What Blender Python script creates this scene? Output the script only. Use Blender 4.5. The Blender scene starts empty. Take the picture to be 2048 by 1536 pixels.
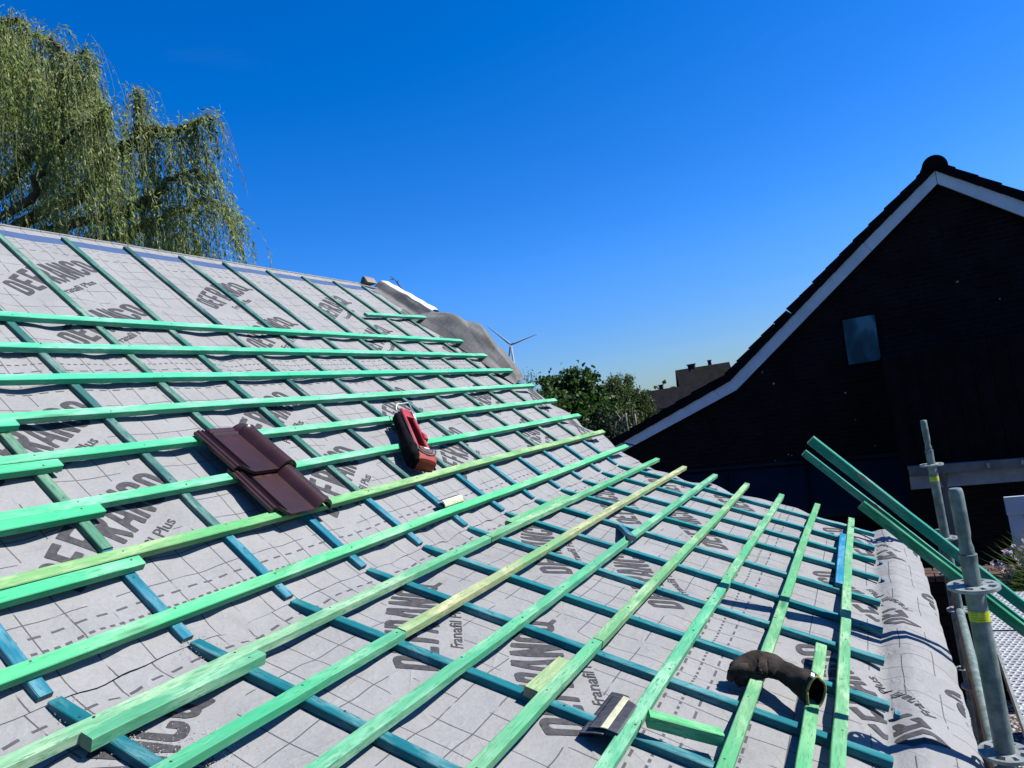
import bpy, bmesh, math, random
import numpy as np
from mathutils import Vector, Matrix
R = math.radians
S = bpy.context.scene
COL = S.collection

# ------------------------------------------------------------------ camera
CAM = np.array([0.0, -1.64585, 0.42473])
FWD = np.array([0.89628049, 0.44054867, 0.0509721])
RGT = np.array([0.44283765, -0.88281553, -0.15662553])
UPV = np.array([0.0240022, -0.16295278, 0.98634187])
cd = bpy.data.cameras.new('camera'); cam = bpy.data.objects.new('camera', cd); COL.objects.link(cam)
cd.sensor_fit = 'HORIZONTAL'; cd.sensor_width = 36; cd.lens = 1407.35 / 2048 * 36
cd.clip_start = 0.05; cd.clip_end = 6000
cam.matrix_world = Matrix(((RGT[0], UPV[0], -FWD[0], CAM[0]), (RGT[1], UPV[1], -FWD[1], CAM[1]),
                           (RGT[2], UPV[2], -FWD[2], CAM[2]), (0, 0, 0, 1)))
S.camera = cam
# ------------------------------------------------------------------ sky, sun, exposure
SUN = Vector((0.22, -0.615, 0.74)).normalized()
EL = math.asin(SUN.z); AZ = math.atan2(SUN.x, SUN.y)
w = bpy.data.worlds.new('World'); S.world = w; w.use_nodes = True
nt = w.node_tree; nt.nodes.clear()
sky = nt.nodes.new('ShaderNodeTexSky'); sky.sky_type = 'NISHITA'; sky.sun_disc = False
sky.sun_elevation = EL; sky.sun_rotation = AZ; sky.air_density = 1.0; sky.dust_density = 0.3; sky.ozone_density = 3.0
hs = nt.nodes.new('ShaderNodeHueSaturation'); hs.inputs['Saturation'].default_value = 1.35
sr = nt.nodes.new('ShaderNodeSeparateColor'); cr = nt.nodes.new('ShaderNodeCombineColor')      # a deeper, bluer grade of the same sky
def skymath(op, x, v):
    m_ = nt.nodes.new('ShaderNodeMath'); m_.operation = op; nt.links.new(x, m_.inputs[0]); m_.inputs[1].default_value = v; return m_.outputs[0]
nt.links.new(hs.outputs[0], sr.inputs[0])
nt.links.new(skymath('MAXIMUM', skymath('MULTIPLY', skymath('SUBTRACT', sr.outputs[0], .27), .78), .0), cr.inputs[0])
nt.links.new(skymath('MULTIPLY', sr.outputs[1], 1.05), cr.inputs[1]); nt.links.new(skymath('MULTIPLY', sr.outputs[2], 1.68), cr.inputs[2])
bg = nt.nodes.new('ShaderNodeBackground'); bg.inputs['Strength'].default_value = 0.05
wo = nt.nodes.new('ShaderNodeOutputWorld')
nt.links.new(sky.outputs[0], hs.inputs['Color']); tcw = nt.nodes.new('ShaderNodeTexCoord'); sz = nt.nodes.new('ShaderNodeSeparateXYZ'); nt.links.new(tcw.outputs['Generated'], sz.inputs[0])
mr = nt.nodes.new('ShaderNodeMapRange'); mr.inputs['From Min'].default_value = .03; mr.inputs['From Max'].default_value = .22; mr.inputs['To Min'].default_value = .76; mr.inputs['To Max'].default_value = 1.06; mr.interpolation_type = 'SMOOTHSTEP'
nt.links.new(sz.outputs[2], mr.inputs['Value'])                                            # a duller band along the horizon
mpw = nt.nodes.new('ShaderNodeMapping'); mpw.inputs['Rotation'].default_value = (.5, .3, .4); mpw.inputs['Scale'].default_value = (1.5, 2.5, 9); nt.links.new(tcw.outputs['Generated'], mpw.inputs[0])
nzw = nt.nodes.new('ShaderNodeTexNoise'); nzw.inputs['Scale'].default_value = 1.3; nzw.inputs['Detail'].default_value = 6; nzw.inputs['Distortion'].default_value = .8; nt.links.new(mpw.outputs[0], nzw.inputs['Vector'])
rmw = nt.nodes.new('ShaderNodeMapRange'); rmw.inputs['From Min'].default_value = .60; rmw.inputs['From Max'].default_value = .80; rmw.inputs['To Max'].default_value = .09; nt.links.new(nzw.outputs['Fac'], rmw.inputs['Value'])   # faint wisps
gm = nt.nodes.new('ShaderNodeMix'); gm.data_type = 'RGBA'; gm.blend_type = 'MULTIPLY'; gm.inputs[0].default_value = 1; nt.links.new(cr.outputs[0], gm.inputs[6]); nt.links.new(mr.outputs[0], gm.inputs[7])
ga = nt.nodes.new('ShaderNodeMix'); ga.data_type = 'RGBA'; ga.blend_type = 'ADD'; ga.inputs[7].default_value = (.9, .9, .7, 1); nt.links.new(rmw.outputs[0], ga.inputs[0]); nt.links.new(gm.outputs[2], ga.inputs[6])
nt.links.new(ga.outputs[2], bg.inputs['Color']); nt.links.new(bg.outputs[0], wo.inputs[0])
sd = bpy.data.lights.new('sun', 'SUN'); sd.energy = 5.0; sd.angle = R(0.5); sd.color = (1.0, 0.965, 0.91)
so = bpy.data.objects.new('sun', sd); COL.objects.link(so); so.rotation_euler = SUN.to_track_quat('Z', 'Y').to_euler()
so.location = (0, -20, 30)
S.view_settings.view_transform = 'Standard'; S.view_settings.look = 'None'
S.view_settings.exposure = 1.1; S.view_settings.gamma = 1.0
S.render.engine = 'CYCLES'

# ------------------------------------------------------------------ helpers
def ray_pt(px, py, depth):                       # a point seen at a photo pixel, 'depth' metres in front of the lens
    return CAM + depth * (FWD + (px - 1024) / 1407.35 * RGT - (py - 768) / 1407.35 * UPV)

def tag(o, label=None, cat=None, group=None, kind=None):
    if label: o['label'] = label
    if cat: o['category'] = cat
    if group: o['group'] = group
    if kind: o['kind'] = kind
    return o

def empty(name, loc=(0, 0, 0), rz=0.0):
    o = bpy.data.objects.new(name, None); COL.objects.link(o); o.location = loc; o.rotation_euler = (0, 0, rz)
    o.empty_display_size = 0.1
    return o

class MB:
    def __init__(s): s.v = []; s.f = []; s.m = []; s.uv = None
    def add(s, vs, fs, mi=0):
        b = len(s.v); s.v.extend([tuple(map(float, p)) for p in vs])
        for f in fs: s.f.append(tuple(b + i for i in f)); s.m.append(mi)
        return b
    def box(s, c, size, mi=0, rot=None, taper=1.0):
        hx, hy, hz = size[0] / 2, size[1] / 2, size[2] / 2
        P = []
        for z, k in ((-hz, 1.0), (hz, taper)):
            for x, y in ((-hx, -hy), (hx, -hy), (hx, hy), (-hx, hy)): P.append(Vector((x * k, y * k, z)))
        if rot is not None: P = [rot @ p for p in P]
        c = Vector(c); P = [p + c for p in P]
        s.add(P, [(3, 2, 1, 0), (4, 5, 6, 7), (0, 1, 5, 4), (1, 2, 6, 5), (2, 3, 7, 6), (3, 0, 4, 7)], mi)
    def tube(s, pts, rad, n=10, mi=0, cap=True):
        pts = [Vector(p) for p in pts]
        if not hasattr(rad, '__len__'): rad = [rad] * len(pts)
        ref = None; rings = []
        for i, p in enumerate(pts):
            t = (pts[min(i + 1, len(pts) - 1)] - pts[max(i - 1, 0)])
            if t.length < 1e-9: t = Vector((0, 0, 1))
            t.normalize()
            if ref is None:
                ref = Vector((0, 0, 1)) if abs(t.z) < .9 else Vector((1, 0, 0))
            a = (ref - t * ref.dot(t)).normalized(); ref = a; b = t.cross(a)
            rings.append([p + (a * math.cos(2 * math.pi * k / n) + b * math.sin(2 * math.pi * k / n)) * rad[i] for k in range(n)])
        vs = [q for r in rings for q in r]; fs = []
        for i in range(len(pts) - 1):
            for k in range(n):
                k2 = (k + 1) % n; fs.append((i * n + k, i * n + k2, (i + 1) * n + k2, (i + 1) * n + k))
        if cap: fs.append(tuple(range(n - 1, -1, -1))); fs.append(tuple((len(pts) - 1) * n + k for k in range(n)))
        s.add(vs, fs, mi)
    def loft(s, rings, mi=0, cap=True, mfun=None):
        n = len(rings[0]); b = len(s.v)
        vs = [q for r in rings for q in r]; fs = []; ms = []
        for i in range(len(rings) - 1):
            for k in range(n):
                k2 = (k + 1) % n; fs.append((i * n + k, i * n + k2, (i + 1) * n + k2, (i + 1) * n + k))
                ms.append(mfun(i, k) if mfun else mi)
        if cap:
            fs.append(tuple(range(n - 1, -1, -1))); ms.append(mfun(0, -1) if mfun else mi)
            fs.append(tuple((len(rings) - 1) * n + k for k in range(n))); ms.append(mfun(len(rings) - 1, -1) if mfun else mi)
        s.v.extend([tuple(map(float, p)) for p in vs])
        for f, m in zip(fs, ms): s.f.append(tuple(b + i for i in f)); s.m.append(m)
    def build(s, name, mats, parent=None, smooth=False, bevel=0, matrix=None):
        me = bpy.data.meshes.new(name); me.from_pydata(s.v, [], s.f)
        if not isinstance(mats, (list, tuple)): mats = [mats]
        for m in mats: me.materials.append(m)
        me.polygons.foreach_set('material_index', s.m)
        if smooth is True: me.polygons.foreach_set('use_smooth', [True] * len(s.f))
        if s.uv is not None:
            ul = me.uv_layers.new(name='UVMap')
            li = np.empty(len(me.loops), np.int32); me.loops.foreach_get('vertex_index', li)
            ul.data.foreach_set('uv', np.asarray(s.uv, np.float32)[li].ravel())
        me.update()
        o = bpy.data.objects.new(name, me); COL.objects.link(o)
        if smooth == 'auto':
            bm = bmesh.new(); bm.from_mesh(me)
            for f in bm.faces: f.smooth = True
            for e in bm.edges:
                if len(e.link_faces) == 2 and e.calc_face_angle(0) > R(35): e.smooth = False
            bm.to_mesh(me); bm.free()
        if bevel:
            md = o.modifiers.new('b', 'BEVEL'); md.width = bevel; md.segments = 2; md.limit_method = 'ANGLE'
        if parent: o.parent = parent
        if matrix is not None: o.matrix_world = matrix
        return o

rng = random.Random(7)
nrng = np.random.default_rng(11)
class SN:                                         # smooth noise: a sum of sines, about -1..1
    def __init__(s, seed, scale, n=14):
        g = np.random.default_rng(seed); a = g.uniform(0, 2 * np.pi, n); k = g.uniform(.5, 1.6, n) * scale
        s.kx = np.cos(a) * k; s.ky = np.sin(a) * k; s.p = g.uniform(0, 2 * np.pi, n); s.n = n
    def __call__(s, x, y):
        x = np.asarray(x, float)[..., None]; y = np.asarray(y, float)[..., None]
        return np.sin(x * s.kx + y * s.ky + s.p).sum(-1) / math.sqrt(s.n)

# ------------------------------------------------------------------ materials
class NT:
    def __init__(s, name):
        s.mat = bpy.data.materials.new(name); s.mat.use_nodes = True; s.t = s.mat.node_tree
        s.b = s.t.nodes['Principled BSDF']; s.out = s.t.nodes['Material Output']
    def n(s, typ, **kw):
        o = s.t.nodes.new(typ)
        for k, v in kw.items(): setattr(o, k, v)
        return o
    def l(s, a, b): s.t.links.new(a, b)
    def m(s, op, a, b=None, c=None):
        o = s.n('ShaderNodeMath', operation=op)
        for i, x in enumerate((a, b, c)):
            if x is None: continue
            if isinstance(x, (int, float)): o.inputs[i].default_value = x
            else: s.l(x, o.inputs[i])
        return o.outputs[0]
    def mix(s, f, a, b, blend='MIX'):
        o = s.n('ShaderNodeMix', data_type='RGBA', blend_type=blend)
        for sock, x in ((o.inputs[0], f), (o.inputs[6], a), (o.inputs[7], b)):
            if isinstance(x, (int, float)): sock.default_value = x
            elif isinstance(x, (tuple, list)): sock.default_value = (*x[:3], 1)
            else: s.l(x, sock)
        return o.outputs[2]
    def noise(s, vec, scale, detail=4, rough=.55, dist=0):
        o = s.n('ShaderNodeTexNoise'); o.inputs['Scale'].default_value = scale; o.inputs['Detail'].default_value = detail
        o.inputs['Roughness'].default_value = rough; o.inputs['Distortion'].default_value = dist
        if vec is not None: s.l(vec, o.inputs['Vector'])
        return o.outputs['Fac']
    def ramp(s, f, stops):
        o = s.n('ShaderNodeValToRGB'); e = o.color_ramp.elements
        while len(e) < len(stops): e.new(.5)
        for q, (p, c) in zip(e, stops):
            q.position = p; q.color = (*c, 1) if hasattr(c, '__len__') else (c, c, c, 1)
        s.l(f, o.inputs[0]); return o.outputs[0]
    def bump(s, h, strength=.3, dist=.01):
        o = s.n('ShaderNodeBump'); o.inputs['Strength'].default_value = strength; o.inputs['Distance'].default_value = dist
        s.l(h, o.inputs['Height']); s.l(o.outputs[0], s.b.inputs['Normal'])
    def coord(s, what='Object', scale=None, off=None):
        o = s.n('ShaderNodeTexCoord'); v = o.outputs[what]
        if scale or off is not None:
            mp = s.n('ShaderNodeMapping'); s.l(v, mp.inputs[0])
            if scale: mp.inputs['Scale'].default_value = scale
            if off is not None: s.l(off, mp.inputs['Location'])
            v = mp.outputs[0]
        return v
    def color(s, c):
        if isinstance(c, (tuple, list)): s.b.inputs['Base Color'].default_value = (*c[:3], 1)
        else: s.l(c, s.b.inputs['Base Color'])
    def set(s, rough=.6, metal=0, spec=.5):
        s.b.inputs['Roughness'].default_value = rough; s.b.inputs['Metallic'].default_value = metal
        s.b.inputs['Specular IOR Level'].default_value = spec
        return s.mat

def mottled(name, c1, c2, scale=8, rough=.7, metal=0, spec=.4, bump=0, bscale=60, detail=5, coord='Object', lo=.35, hi=.65):
    c1 = tuple(x * .81 for x in c1); c2 = tuple(x * .81 for x in c2)
    t = NT(name); v = t.coord(coord)
    t.color(t.ramp(t.noise(v, scale, detail, .6), [(lo, c1), (hi, c2)]))
    if bump: t.bump(t.noise(v, bscale, 4, .6), bump, .01)
    return t.set(rough, metal, spec)

def wood_mat():
    t = NT('treated_wood'); oi = t.n('ShaderNodeObjectInfo')
    off = t.n('ShaderNodeCombineXYZ')
    r = oi.outputs['Random']
    t.l(t.m('MULTIPLY', r, 37.0), off.inputs[0]); t.l(t.m('MULTIPLY', r, 91.0), off.inputs[1]); t.l(t.m('MULTIPLY', r, 53.0), off.inputs[2])
    o = off.outputs[0]
    fine = t.noise(t.coord('Object', (22, 190, 190), o), 1, 5, .7, .3)
    grain = t.noise(t.coord('Object', (2.6, 62, 62), o), 1, 5, .62, .8)
    patch = t.noise(t.coord('Object', (4.5, 16, 16), o), 1, 4, .62, .4)
    big = t.noise(t.coord('Object', (1.3, 3, 3), o), 1, 3, .55)
    sc = t.n('ShaderNodeMix', data_type='RGBA', blend_type='MULTIPLY'); sc.inputs[0].default_value = 1; t.l(oi.outputs['Color'], sc.inputs[6]); sc.inputs[7].default_value = (.70, .77, .77, 1)
    base = sc.outputs[2]
    dark = t.mix(1.0, base, (.36, .66, .58), 'MULTIPLY')
    pale = t.mix(.20, t.mix(1.0, base, (1.75, 1.28, 1.38), 'MULTIPLY'), (.40, .46, .33))
    c = t.mix(t.ramp(grain, [(.36, 0), (.60, 1)]), t.mix(.55, dark, base), base)
    c = t.mix(t.ramp(patch, [(.45, 0), (.66, 1)]), c, pale)
    c = t.mix(t.ramp(big, [(.50, 0), (.62, .75)]), c, t.mix(1.0, base, (.42, 1.02, .90), 'MULTIPLY'))
    c = t.mix(t.m('MULTIPLY', t.ramp(fine, [(.38, .95), (.47, 0)]), t.ramp(patch, [(.30, .3), (.6, 1)])), c, t.mix(1.0, base, (.40, .62, .55), 'MULTIPLY'))
    vor = t.n('ShaderNodeTexVoronoi'); t.l(t.coord('Object', (2.3, 15, 15), o), vor.inputs['Vector']); vor.inputs['Scale'].default_value = 1
    knot = t.ramp(vor.outputs['Distance'], [(.06, 1), (.20, 0)])
    kr = t.n('ShaderNodeSeparateColor'); t.l(vor.outputs['Color'], kr.inputs[0])
    knot = t.m('MULTIPLY', knot, t.m('GREATER_THAN', kr.outputs[0], .35))
    c = t.mix(t.m('MULTIPLY', knot, .8), c, t.mix(1.0, base, (.28, .36, .34), 'MULTIPLY'))
    t.color(c); t.bump(t.m('ADD', grain, fine), .25, .002)
    return t.set(.68, 0, .2)

def end_mat():
    t = NT('cut_end_grain'); oi = t.n('ShaderNodeObjectInfo'); k = t.noise(t.coord('Object', (60, 140, 140)), 1, 4, .6)
    t.color(t.mix(t.ramp(k, [(.35, .25), (.65, .6)]), (.16, .135, .09), oi.outputs['Color'])); return t.set(.9, 0, .2)

def membrane_mat():
    t = NT('roof_membrane'); uv = t.coord('UV'); sp = t.n('ShaderNodeSeparateXYZ'); t.l(uv, sp.inputs[0])
    u, v = sp.outputs[0], sp.outputs[1]; P = 1.01; c, s = math.cos(R(33)), math.sin(R(33))
    ob = t.coord('Object')
    def lt(a, b): return t.m('LESS_THAN', a, b)
    def near(x, per, hw, off=0.0): return lt(t.m('ABSOLUTE', t.m('WRAP', t.m('SUBTRACT', x, off) if off else x, per / 2, -per / 2)), hw)
    inside = None
    for vd in (.735, .28):
        du = t.m('WRAP', t.m('SUBTRACT', u, .245), P / 2, -P / 2); dv = t.m('SUBTRACT', v, vd + .215)
        a = t.m('ADD', t.m('MULTIPLY', du, c), t.m('MULTIPLY', dv, s)); b = t.m('SUBTRACT', t.m('MULTIPLY', dv, c), t.m('MULTIPLY', du, s))
        q = t.m('MULTIPLY', lt(t.m('ABSOLUTE', a), .36), lt(t.m('ABSOLUTE', b), .125))
        inside = q if inside is None else t.m('MAXIMUM', inside, q)
    lu = near(u, .1, .0019, .03); lv = near(v, .1, .0018, .03)
    lv = t.m('MULTIPLY', lv, t.m('MULTIPLY', lt(v, 1.21), t.m('GREATER_THAN', v, .2)))
    lines = t.m('MULTIPLY', t.m('MAXIMUM', lu, lv), t.m('SUBTRACT', 1.0, inside))
    gap = t.ramp(t.noise(ob, 9, 2), [(.36, 0), (.42, 1)])
    lines = t.m('MULTIPLY', lines, gap)
    dash = None
    for row, per, hw in ((.185, .055, .0038), (.138, .027, .0042), (.09, .06, .0038), (1.232, .055, .0038), (1.335, .055, .002), (1.30, .055, .002)):
        q = t.m('MULTIPLY', lt(t.m('ABSOLUTE', t.m('SUBTRACT', v, row)), hw), near(u, per, per * .28))
        dash = q if dash is None else t.m('MAXIMUM', dash, q)
    ink = t.m('MULTIPLY', t.m('MAXIMUM', lines, dash), .9)
    n1 = t.noise(ob, 5, 5, .65); n2 = t.noise(ob, 90, 4, .7); n3 = t.noise(ob, 600, 2, .5)
    base = t.ramp(n1, [(.25, (.148, .149, .149)), (.75, (.205, .206, .207))])
    base = t.mix(.26, base, t.ramp(n2, [(.3, (.105, .105, .102)), (.7, (.25, .25, .244))]))
    stain = t.ramp(t.noise(ob, 2.2, 6, .7, .8), [(.52, 0), (.72, .30)])
    base = t.mix(stain, base, (.095, .092, .085))
    scuff = t.ramp(t.noise(t.coord('Object', (14, 40, 40)), 1, 5, .7, 1.5), [(.62, 0), (.70, .35)])
    base = t.mix(scuff, base, (.27, .27, .262))
    base = t.mix(.25, base, t.ramp(n3, [(.3, (.085, .085, .082)), (.7, (.235, .235, .23))]))
    band = t.m('MULTIPLY', t.m('GREATER_THAN', v, 1.358), lt(v, 1.432))
    col = t.mix(band, base, (.030, .060, .130))
    t.color(t.mix(ink, col, (.034, .034, .037)))
    rd = t.m('SUBTRACT', 1.0, t.m('ABSOLUTE', t.m('SUBTRACT', t.m('MULTIPLY', t.noise(ob, 5.5, 3, .5, .6), 2.0), 1.0)))
    rd = t.m('POWER', rd, 14.0)
    t.bump(t.m('ADD', t.m('ADD', t.noise(ob, 26, 4, .6), t.m('MULTIPLY', n2, .3)), t.m('MULTIPLY', rd, .55)), .42, .008)
    return t.set(.72, 0, .25)

M = {}
M['wood'] = wood_mat()
M['membrane'] = membrane_mat(); M['end'] = end_mat()
M['print'] = mottled('grey_print', (.034, .034, .037), (.062, .062, .066), 60, .85, 0, .2)
def flapmat():
    t = NT('dark_membrane'); uv = t.coord('UV'); sp = t.n('ShaderNodeSeparateXYZ'); t.l(uv, sp.inputs[0])
    def near(x, per, hw): return t.m('LESS_THAN', t.m('ABSOLUTE', t.m('WRAP', x, per / 2, -per / 2)), hw)
    ln = t.m('MAXIMUM', near(sp.outputs[0], .1, .0022), near(sp.outputs[1], .1, .0022))
    b = t.ramp(t.noise(t.coord('Object'), 7, 5), [(.3, (.062, .062, .060)), (.7, (.10, .10, .095))])
    t.color(t.mix(t.m('MULTIPLY', ln, .7), b, (.03, .03, .03))); t.bump(t.noise(t.coord('Object'), 30, 4), .25, .01); return t.set(.75)
M['flap'] = flapmat(); M['flap2'] = mottled('pale_sheet', (.42, .42, .41), (.54, .54, .53), 9, .8, bump=.3, bscale=40)
M['nail'] = NT('nail_head').set(.5); M['nail'].node_tree.nodes['Principled BSDF'].inputs['Base Color'].default_value = (.012, .02, .02, 1)
M['tile'] = mottled('glazed_tile', (.020, .0085, .0085), (.038, .014, .013), 5, .36, 0, .4, bump=.08, bscale=90)
M['red'] = mottled('red_plastic', (.27, .020, .024), (.38, .045, .048), 9, .4)
M['orange'] = mottled('orange_red_fabric', (.20, .024, .014), (.30, .040, .020), 14, .75)
M['black'] = mottled('black_fabric', (.003, .003, .004), (.009, .009, .010), 30, .9, 0, .05, bump=.3, bscale=300)
M['dgrey'] = mottled('grey_trim', (.04, .04, .045), (.07, .07, .075), 40, .8)
M['white'] = mottled('white_patch', (.55, .55, .53), (.7, .7, .68), 20, .6)
M['wire'] = NT('steel_wire').set(.4, .8); M['wire'].node_tree.nodes['Principled BSDF'].inputs['Base Color'].default_value = (.30, .30, .31, 1)
M['glove'] = mottled('charcoal_knit', (.014, .012, .010), (.058, .047, .039), 16, .95, 0, .1, bump=.5, bscale=260)
M['gtrim'] = mottled('yellow_trim', (.14, .12, .03), (.24, .21, .07), 60, .9)
M['galv'] = mottled('galvanised_steel', (.17, .20, .19), (.33, .36, .35), 26, .5, .35, .5, bump=.08, bscale=140, detail=7)
M['pole'] = mottled('weathered_pole_steel', (.06, .10, .098), (.19, .235, .22), 22, .55, .3, .5, bump=.08, bscale=140, detail=7)
def sticker():
    t = NT('yellow_sticker'); ob = t.coord('Object', (1, 1, 1)); sp = t.n('ShaderNodeSeparateXYZ'); t.l(ob, sp.inputs[0])
    st = t.m('LESS_THAN', t.m('ABSOLUTE', t.m('WRAP', sp.outputs[2], .003, -.003)), .0011)
    k = t.ramp(t.noise(t.coord('Object', (220, 220, 40)), 1, 2), [(.42, 0), (.5, 1)])
    t.color(t.mix(t.m('MULTIPLY', t.m('MULTIPLY', st, k), .75), (.36, .42, .012), (.06, .08, .01))); return t.set(.5)
M['sticker'] = sticker()
def deckmat():
    t = NT('perforated_steel'); ob = t.coord('Object'); sp = t.n('ShaderNodeSeparateXYZ'); t.l(ob, sp.inputs[0])
    py = .030; px = .036
    row = t.m('FLOOR', t.m('DIVIDE', sp.outputs[0], px)); odd = t.m('MULTIPLY', t.m('MODULO', t.m('ADD', row, 400), 2), py / 2)
    dy = t.m('WRAP', t.m('ADD', sp.outputs[1], odd), py / 2, -py / 2); dx = t.m('SUBTRACT', t.m('MODULO', t.m('ADD', sp.outputs[0], 36.0), px), px / 2)
    d = t.m('SQRT', t.m('ADD', t.m('MULTIPLY', dx, dx), t.m('MULTIPLY', dy, dy)))
    hole = t.m('LESS_THAN', d, .0075)
    c = t.ramp(t.noise(ob, 12, 5), [(.35, (.22, .23, .24)), (.65, (.34, .35, .36))])
    t.color(t.mix(hole, c, (.006, .006, .008)))
    t.bump(t.ramp(d, [(.0, 0), (.0078 , 1), (.013, 0)]), .8, .004)
    return t.set(.5, .3)
M['deck'] = deckmat()
M['barge'] = mottled('white_barge_board', (.50, .53, .54), (.62, .65, .66), 3, .5)
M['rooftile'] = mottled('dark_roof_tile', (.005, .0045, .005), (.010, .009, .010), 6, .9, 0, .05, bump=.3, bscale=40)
M['slate'] = mottled('blue_grey_roofing', (.006, .010, .016), (.012, .018, .026), 3, .8, 0, .15)
M['gutter'] = mottled('dull_zinc', (.10, .10, .095), (.16, .16, .15), 6, .55, .3)
M['fascia'] = mottled('weathered_white_paint', (.20, .21, .20), (.30, .31, .30), 5, .7)
def brickmat(name, c1, c2, mort, sc, speck=0):
    t = NT(name); ob = t.coord('Object'); sp = t.n('ShaderNodeSeparateXYZ'); t.l(ob, sp.inputs[0])
    cb = t.n('ShaderNodeCombineXYZ'); t.l(t.m('ADD', sp.outputs[0], sp.outputs[1]), cb.inputs[0]); t.l(sp.outputs[2], cb.inputs[1])
    b = t.n('ShaderNodeTexBrick'); t.l(cb.outputs[0], b.inputs['Vector']); b.inputs['Scale'].default_value = sc
    b.inputs['Color1'].default_value = (*c1, 1); b.inputs['Color2'].default_value = (*c2, 1); b.inputs['Mortar'].default_value = (*mort, 1)
    b.inputs['Mortar Size'].default_value = .014; b.inputs['Brick Width'].default_value = .22; b.inputs['Row Height'].default_value = .07
    c = t.mix(t.ramp(t.noise(ob, 2.3, 5), [(.4, 0), (.7, .6)]), b.outputs[0], (c1[0] * .5, c1[1] * .5, c1[2] * .5))
    if speck:
        vo = t.n('ShaderNodeTexVoronoi'); t.l(ob, vo.inputs['Vector']); vo.inputs['Scale'].default_value = 4.2
        sc2 = t.n('ShaderNodeSeparateColor'); t.l(vo.outputs['Color'], sc2.inputs[0])
        rad = t.m('MULTIPLY', t.m('SUBTRACT', sc2.outputs[0], .50), .16)
        k = t.m('LESS_THAN', t.m('ADD', vo.outputs['Distance'], t.m('MULTIPLY', t.noise(ob, 40, 2), .12)), t.m('ADD', rad, .055))
        c = t.mix(t.m('MULTIPLY', k, .8), c, (.26, .25, .24))
        streak = t.ramp(t.noise(t.coord('Object', (3, 3, 26)), 1.6, 4), [(.64, 0), (.74, .5)])
        c = t.mix(streak, c, (.05, .045, .04))
    t.color(c); t.bump(b.outputs['Fac'], .5, .006); return t.set(.9, 0, .06)
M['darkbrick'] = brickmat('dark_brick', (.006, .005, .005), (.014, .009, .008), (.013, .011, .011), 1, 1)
M['brick'] = brickmat('red_brick', (.20, .075, .05), (.26, .11, .075), (.22, .20, .18), 1)
M['pave'] = brickmat('brick_paving', (.085, .05, .045), (.12, .07, .06), (.05, .045, .04), 1)
M['glass'] = NT('window_glass'); _g = M['glass']; _g.color(_g.ramp(_g.noise(_g.coord('Object', (2, 3, 2)), 1.0, 2, .5, .3), [(.40, (.004, .035, .050)), (.52, (.010, .075, .10)), (.62, (.06, .14, .17))])); M['glass'] = _g.set(.12, 0, .10)  # patchy teal in the colour stands in for reflections and a curtain
M['gate'] = mottled('pale_grey_paint', (.36, .39, .42), (.46, .49, .52), 5, .6)
def gravel():
    t = NT('gravel'); v = t.coord('Object'); vo = t.n('ShaderNodeTexVoronoi'); t.l(v, vo.inputs['Vector']); vo.inputs['Scale'].default_value = 28
    sc = t.n('ShaderNodeSeparateColor'); t.l(vo.outputs['Color'], sc.inputs[0])
    t.color(t.mix(t.ramp(vo.outputs['Distance'], [(.25, 0), (.6, 1)]), t.ramp(sc.outputs[0], [(0, (.16, .13, .12)), (1, (.42, .38, .35))]), (.03, .025, .025)))
    t.bump(vo.outputs['Distance'], 1.0, -.03); return t.set(.9)
M['gravel'] = gravel()
M['grass'] = mottled('field_grass', (.028, .045, .016), (.06, .075, .03), .6, .95, bump=.4, bscale=8)
def leafmat(name, c1, c2, trans=.35, rough=.5):
    t = NT(name); g = t.n('ShaderNodeNewGeometry')
    c = t.ramp(g.outputs['Random Per Island'], [(0, tuple(x * .85 for x in c1)), (1, tuple(x * .85 for x in c2))])
    t.color(c); t.set(rough, 0, .15)
    tr = t.n('ShaderNodeBsdfTranslucent'); t.l(t.mix(1.0, c, (1.1, 1.2, .6), 'MULTIPLY'), tr.inputs[0])
    mx = t.n('ShaderNodeMixShader'); mx.inputs[0].default_value = trans
    t.l(t.b.outputs[0], mx.inputs[1]); t.l(tr.outputs[0], mx.inputs[2]); t.l(mx.outputs[0], t.out.inputs[0])
    return t.mat
M['willow'] = leafmat('willow_leaf', (.095, .145, .038), (.36, .41, .17), .48)
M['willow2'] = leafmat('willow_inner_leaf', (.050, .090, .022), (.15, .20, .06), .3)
M['strand'] = mottled('willow_twig', (.17, .15, .075), (.27, .24, .14), 5, .7)
M['bark'] = mottled('bark', (.035, .028, .022), (.075, .06, .048), 7, .9, bump=.6, bscale=25)
M['pale_bark'] = mottled('pale_bare_wood', (.13, .11, .09), (.24, .21, .18), 7, .9)
M['leafA'] = leafmat('broad_leaf', (.026, .060, .016), (.065, .12, .034), .25)
M['leafB'] = leafmat('olive_leaf', (.036, .060, .018), (.095, .125, .045), .25)
M['leafC'] = leafmat('mid_leaf', (.022, .045, .014), (.065, .095, .03), .25)
M['leafD'] = leafmat('ivy_leaf', (.010, .018, .008), (.022, .035, .014), .15)
M['palm'] = leafmat('palm_blade', (.035, .07, .014), (.09, .13, .03), .3)
M['petal'] = leafmat('lilac_petal', (.26, .20, .34), (.42, .36, .48), .3)
M['turb'] = mottled('turbine_haze_grey', (.20, .26, .33), (.26, .32, .39), .05, .7, 0, .1)  # white dulled to blue-grey, distance haze put into the colour
M['farroof'] = mottled('grey_roof_tiles', (.016, .016, .016), (.026, .025, .025), 2, .95, 0, .05, bump=.5, bscale=8)
M['farroof2'] = mottled('shaded_roof_tiles', (.007, .007, .010), (.013, .012, .015), 2, .95, 0, .05)  # darker copy of the tiles, shade put into the colour
M['farwall'] = mottled('dark_wall', (.02, .02, .03), (.03, .03, .04), 1, .9)
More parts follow.
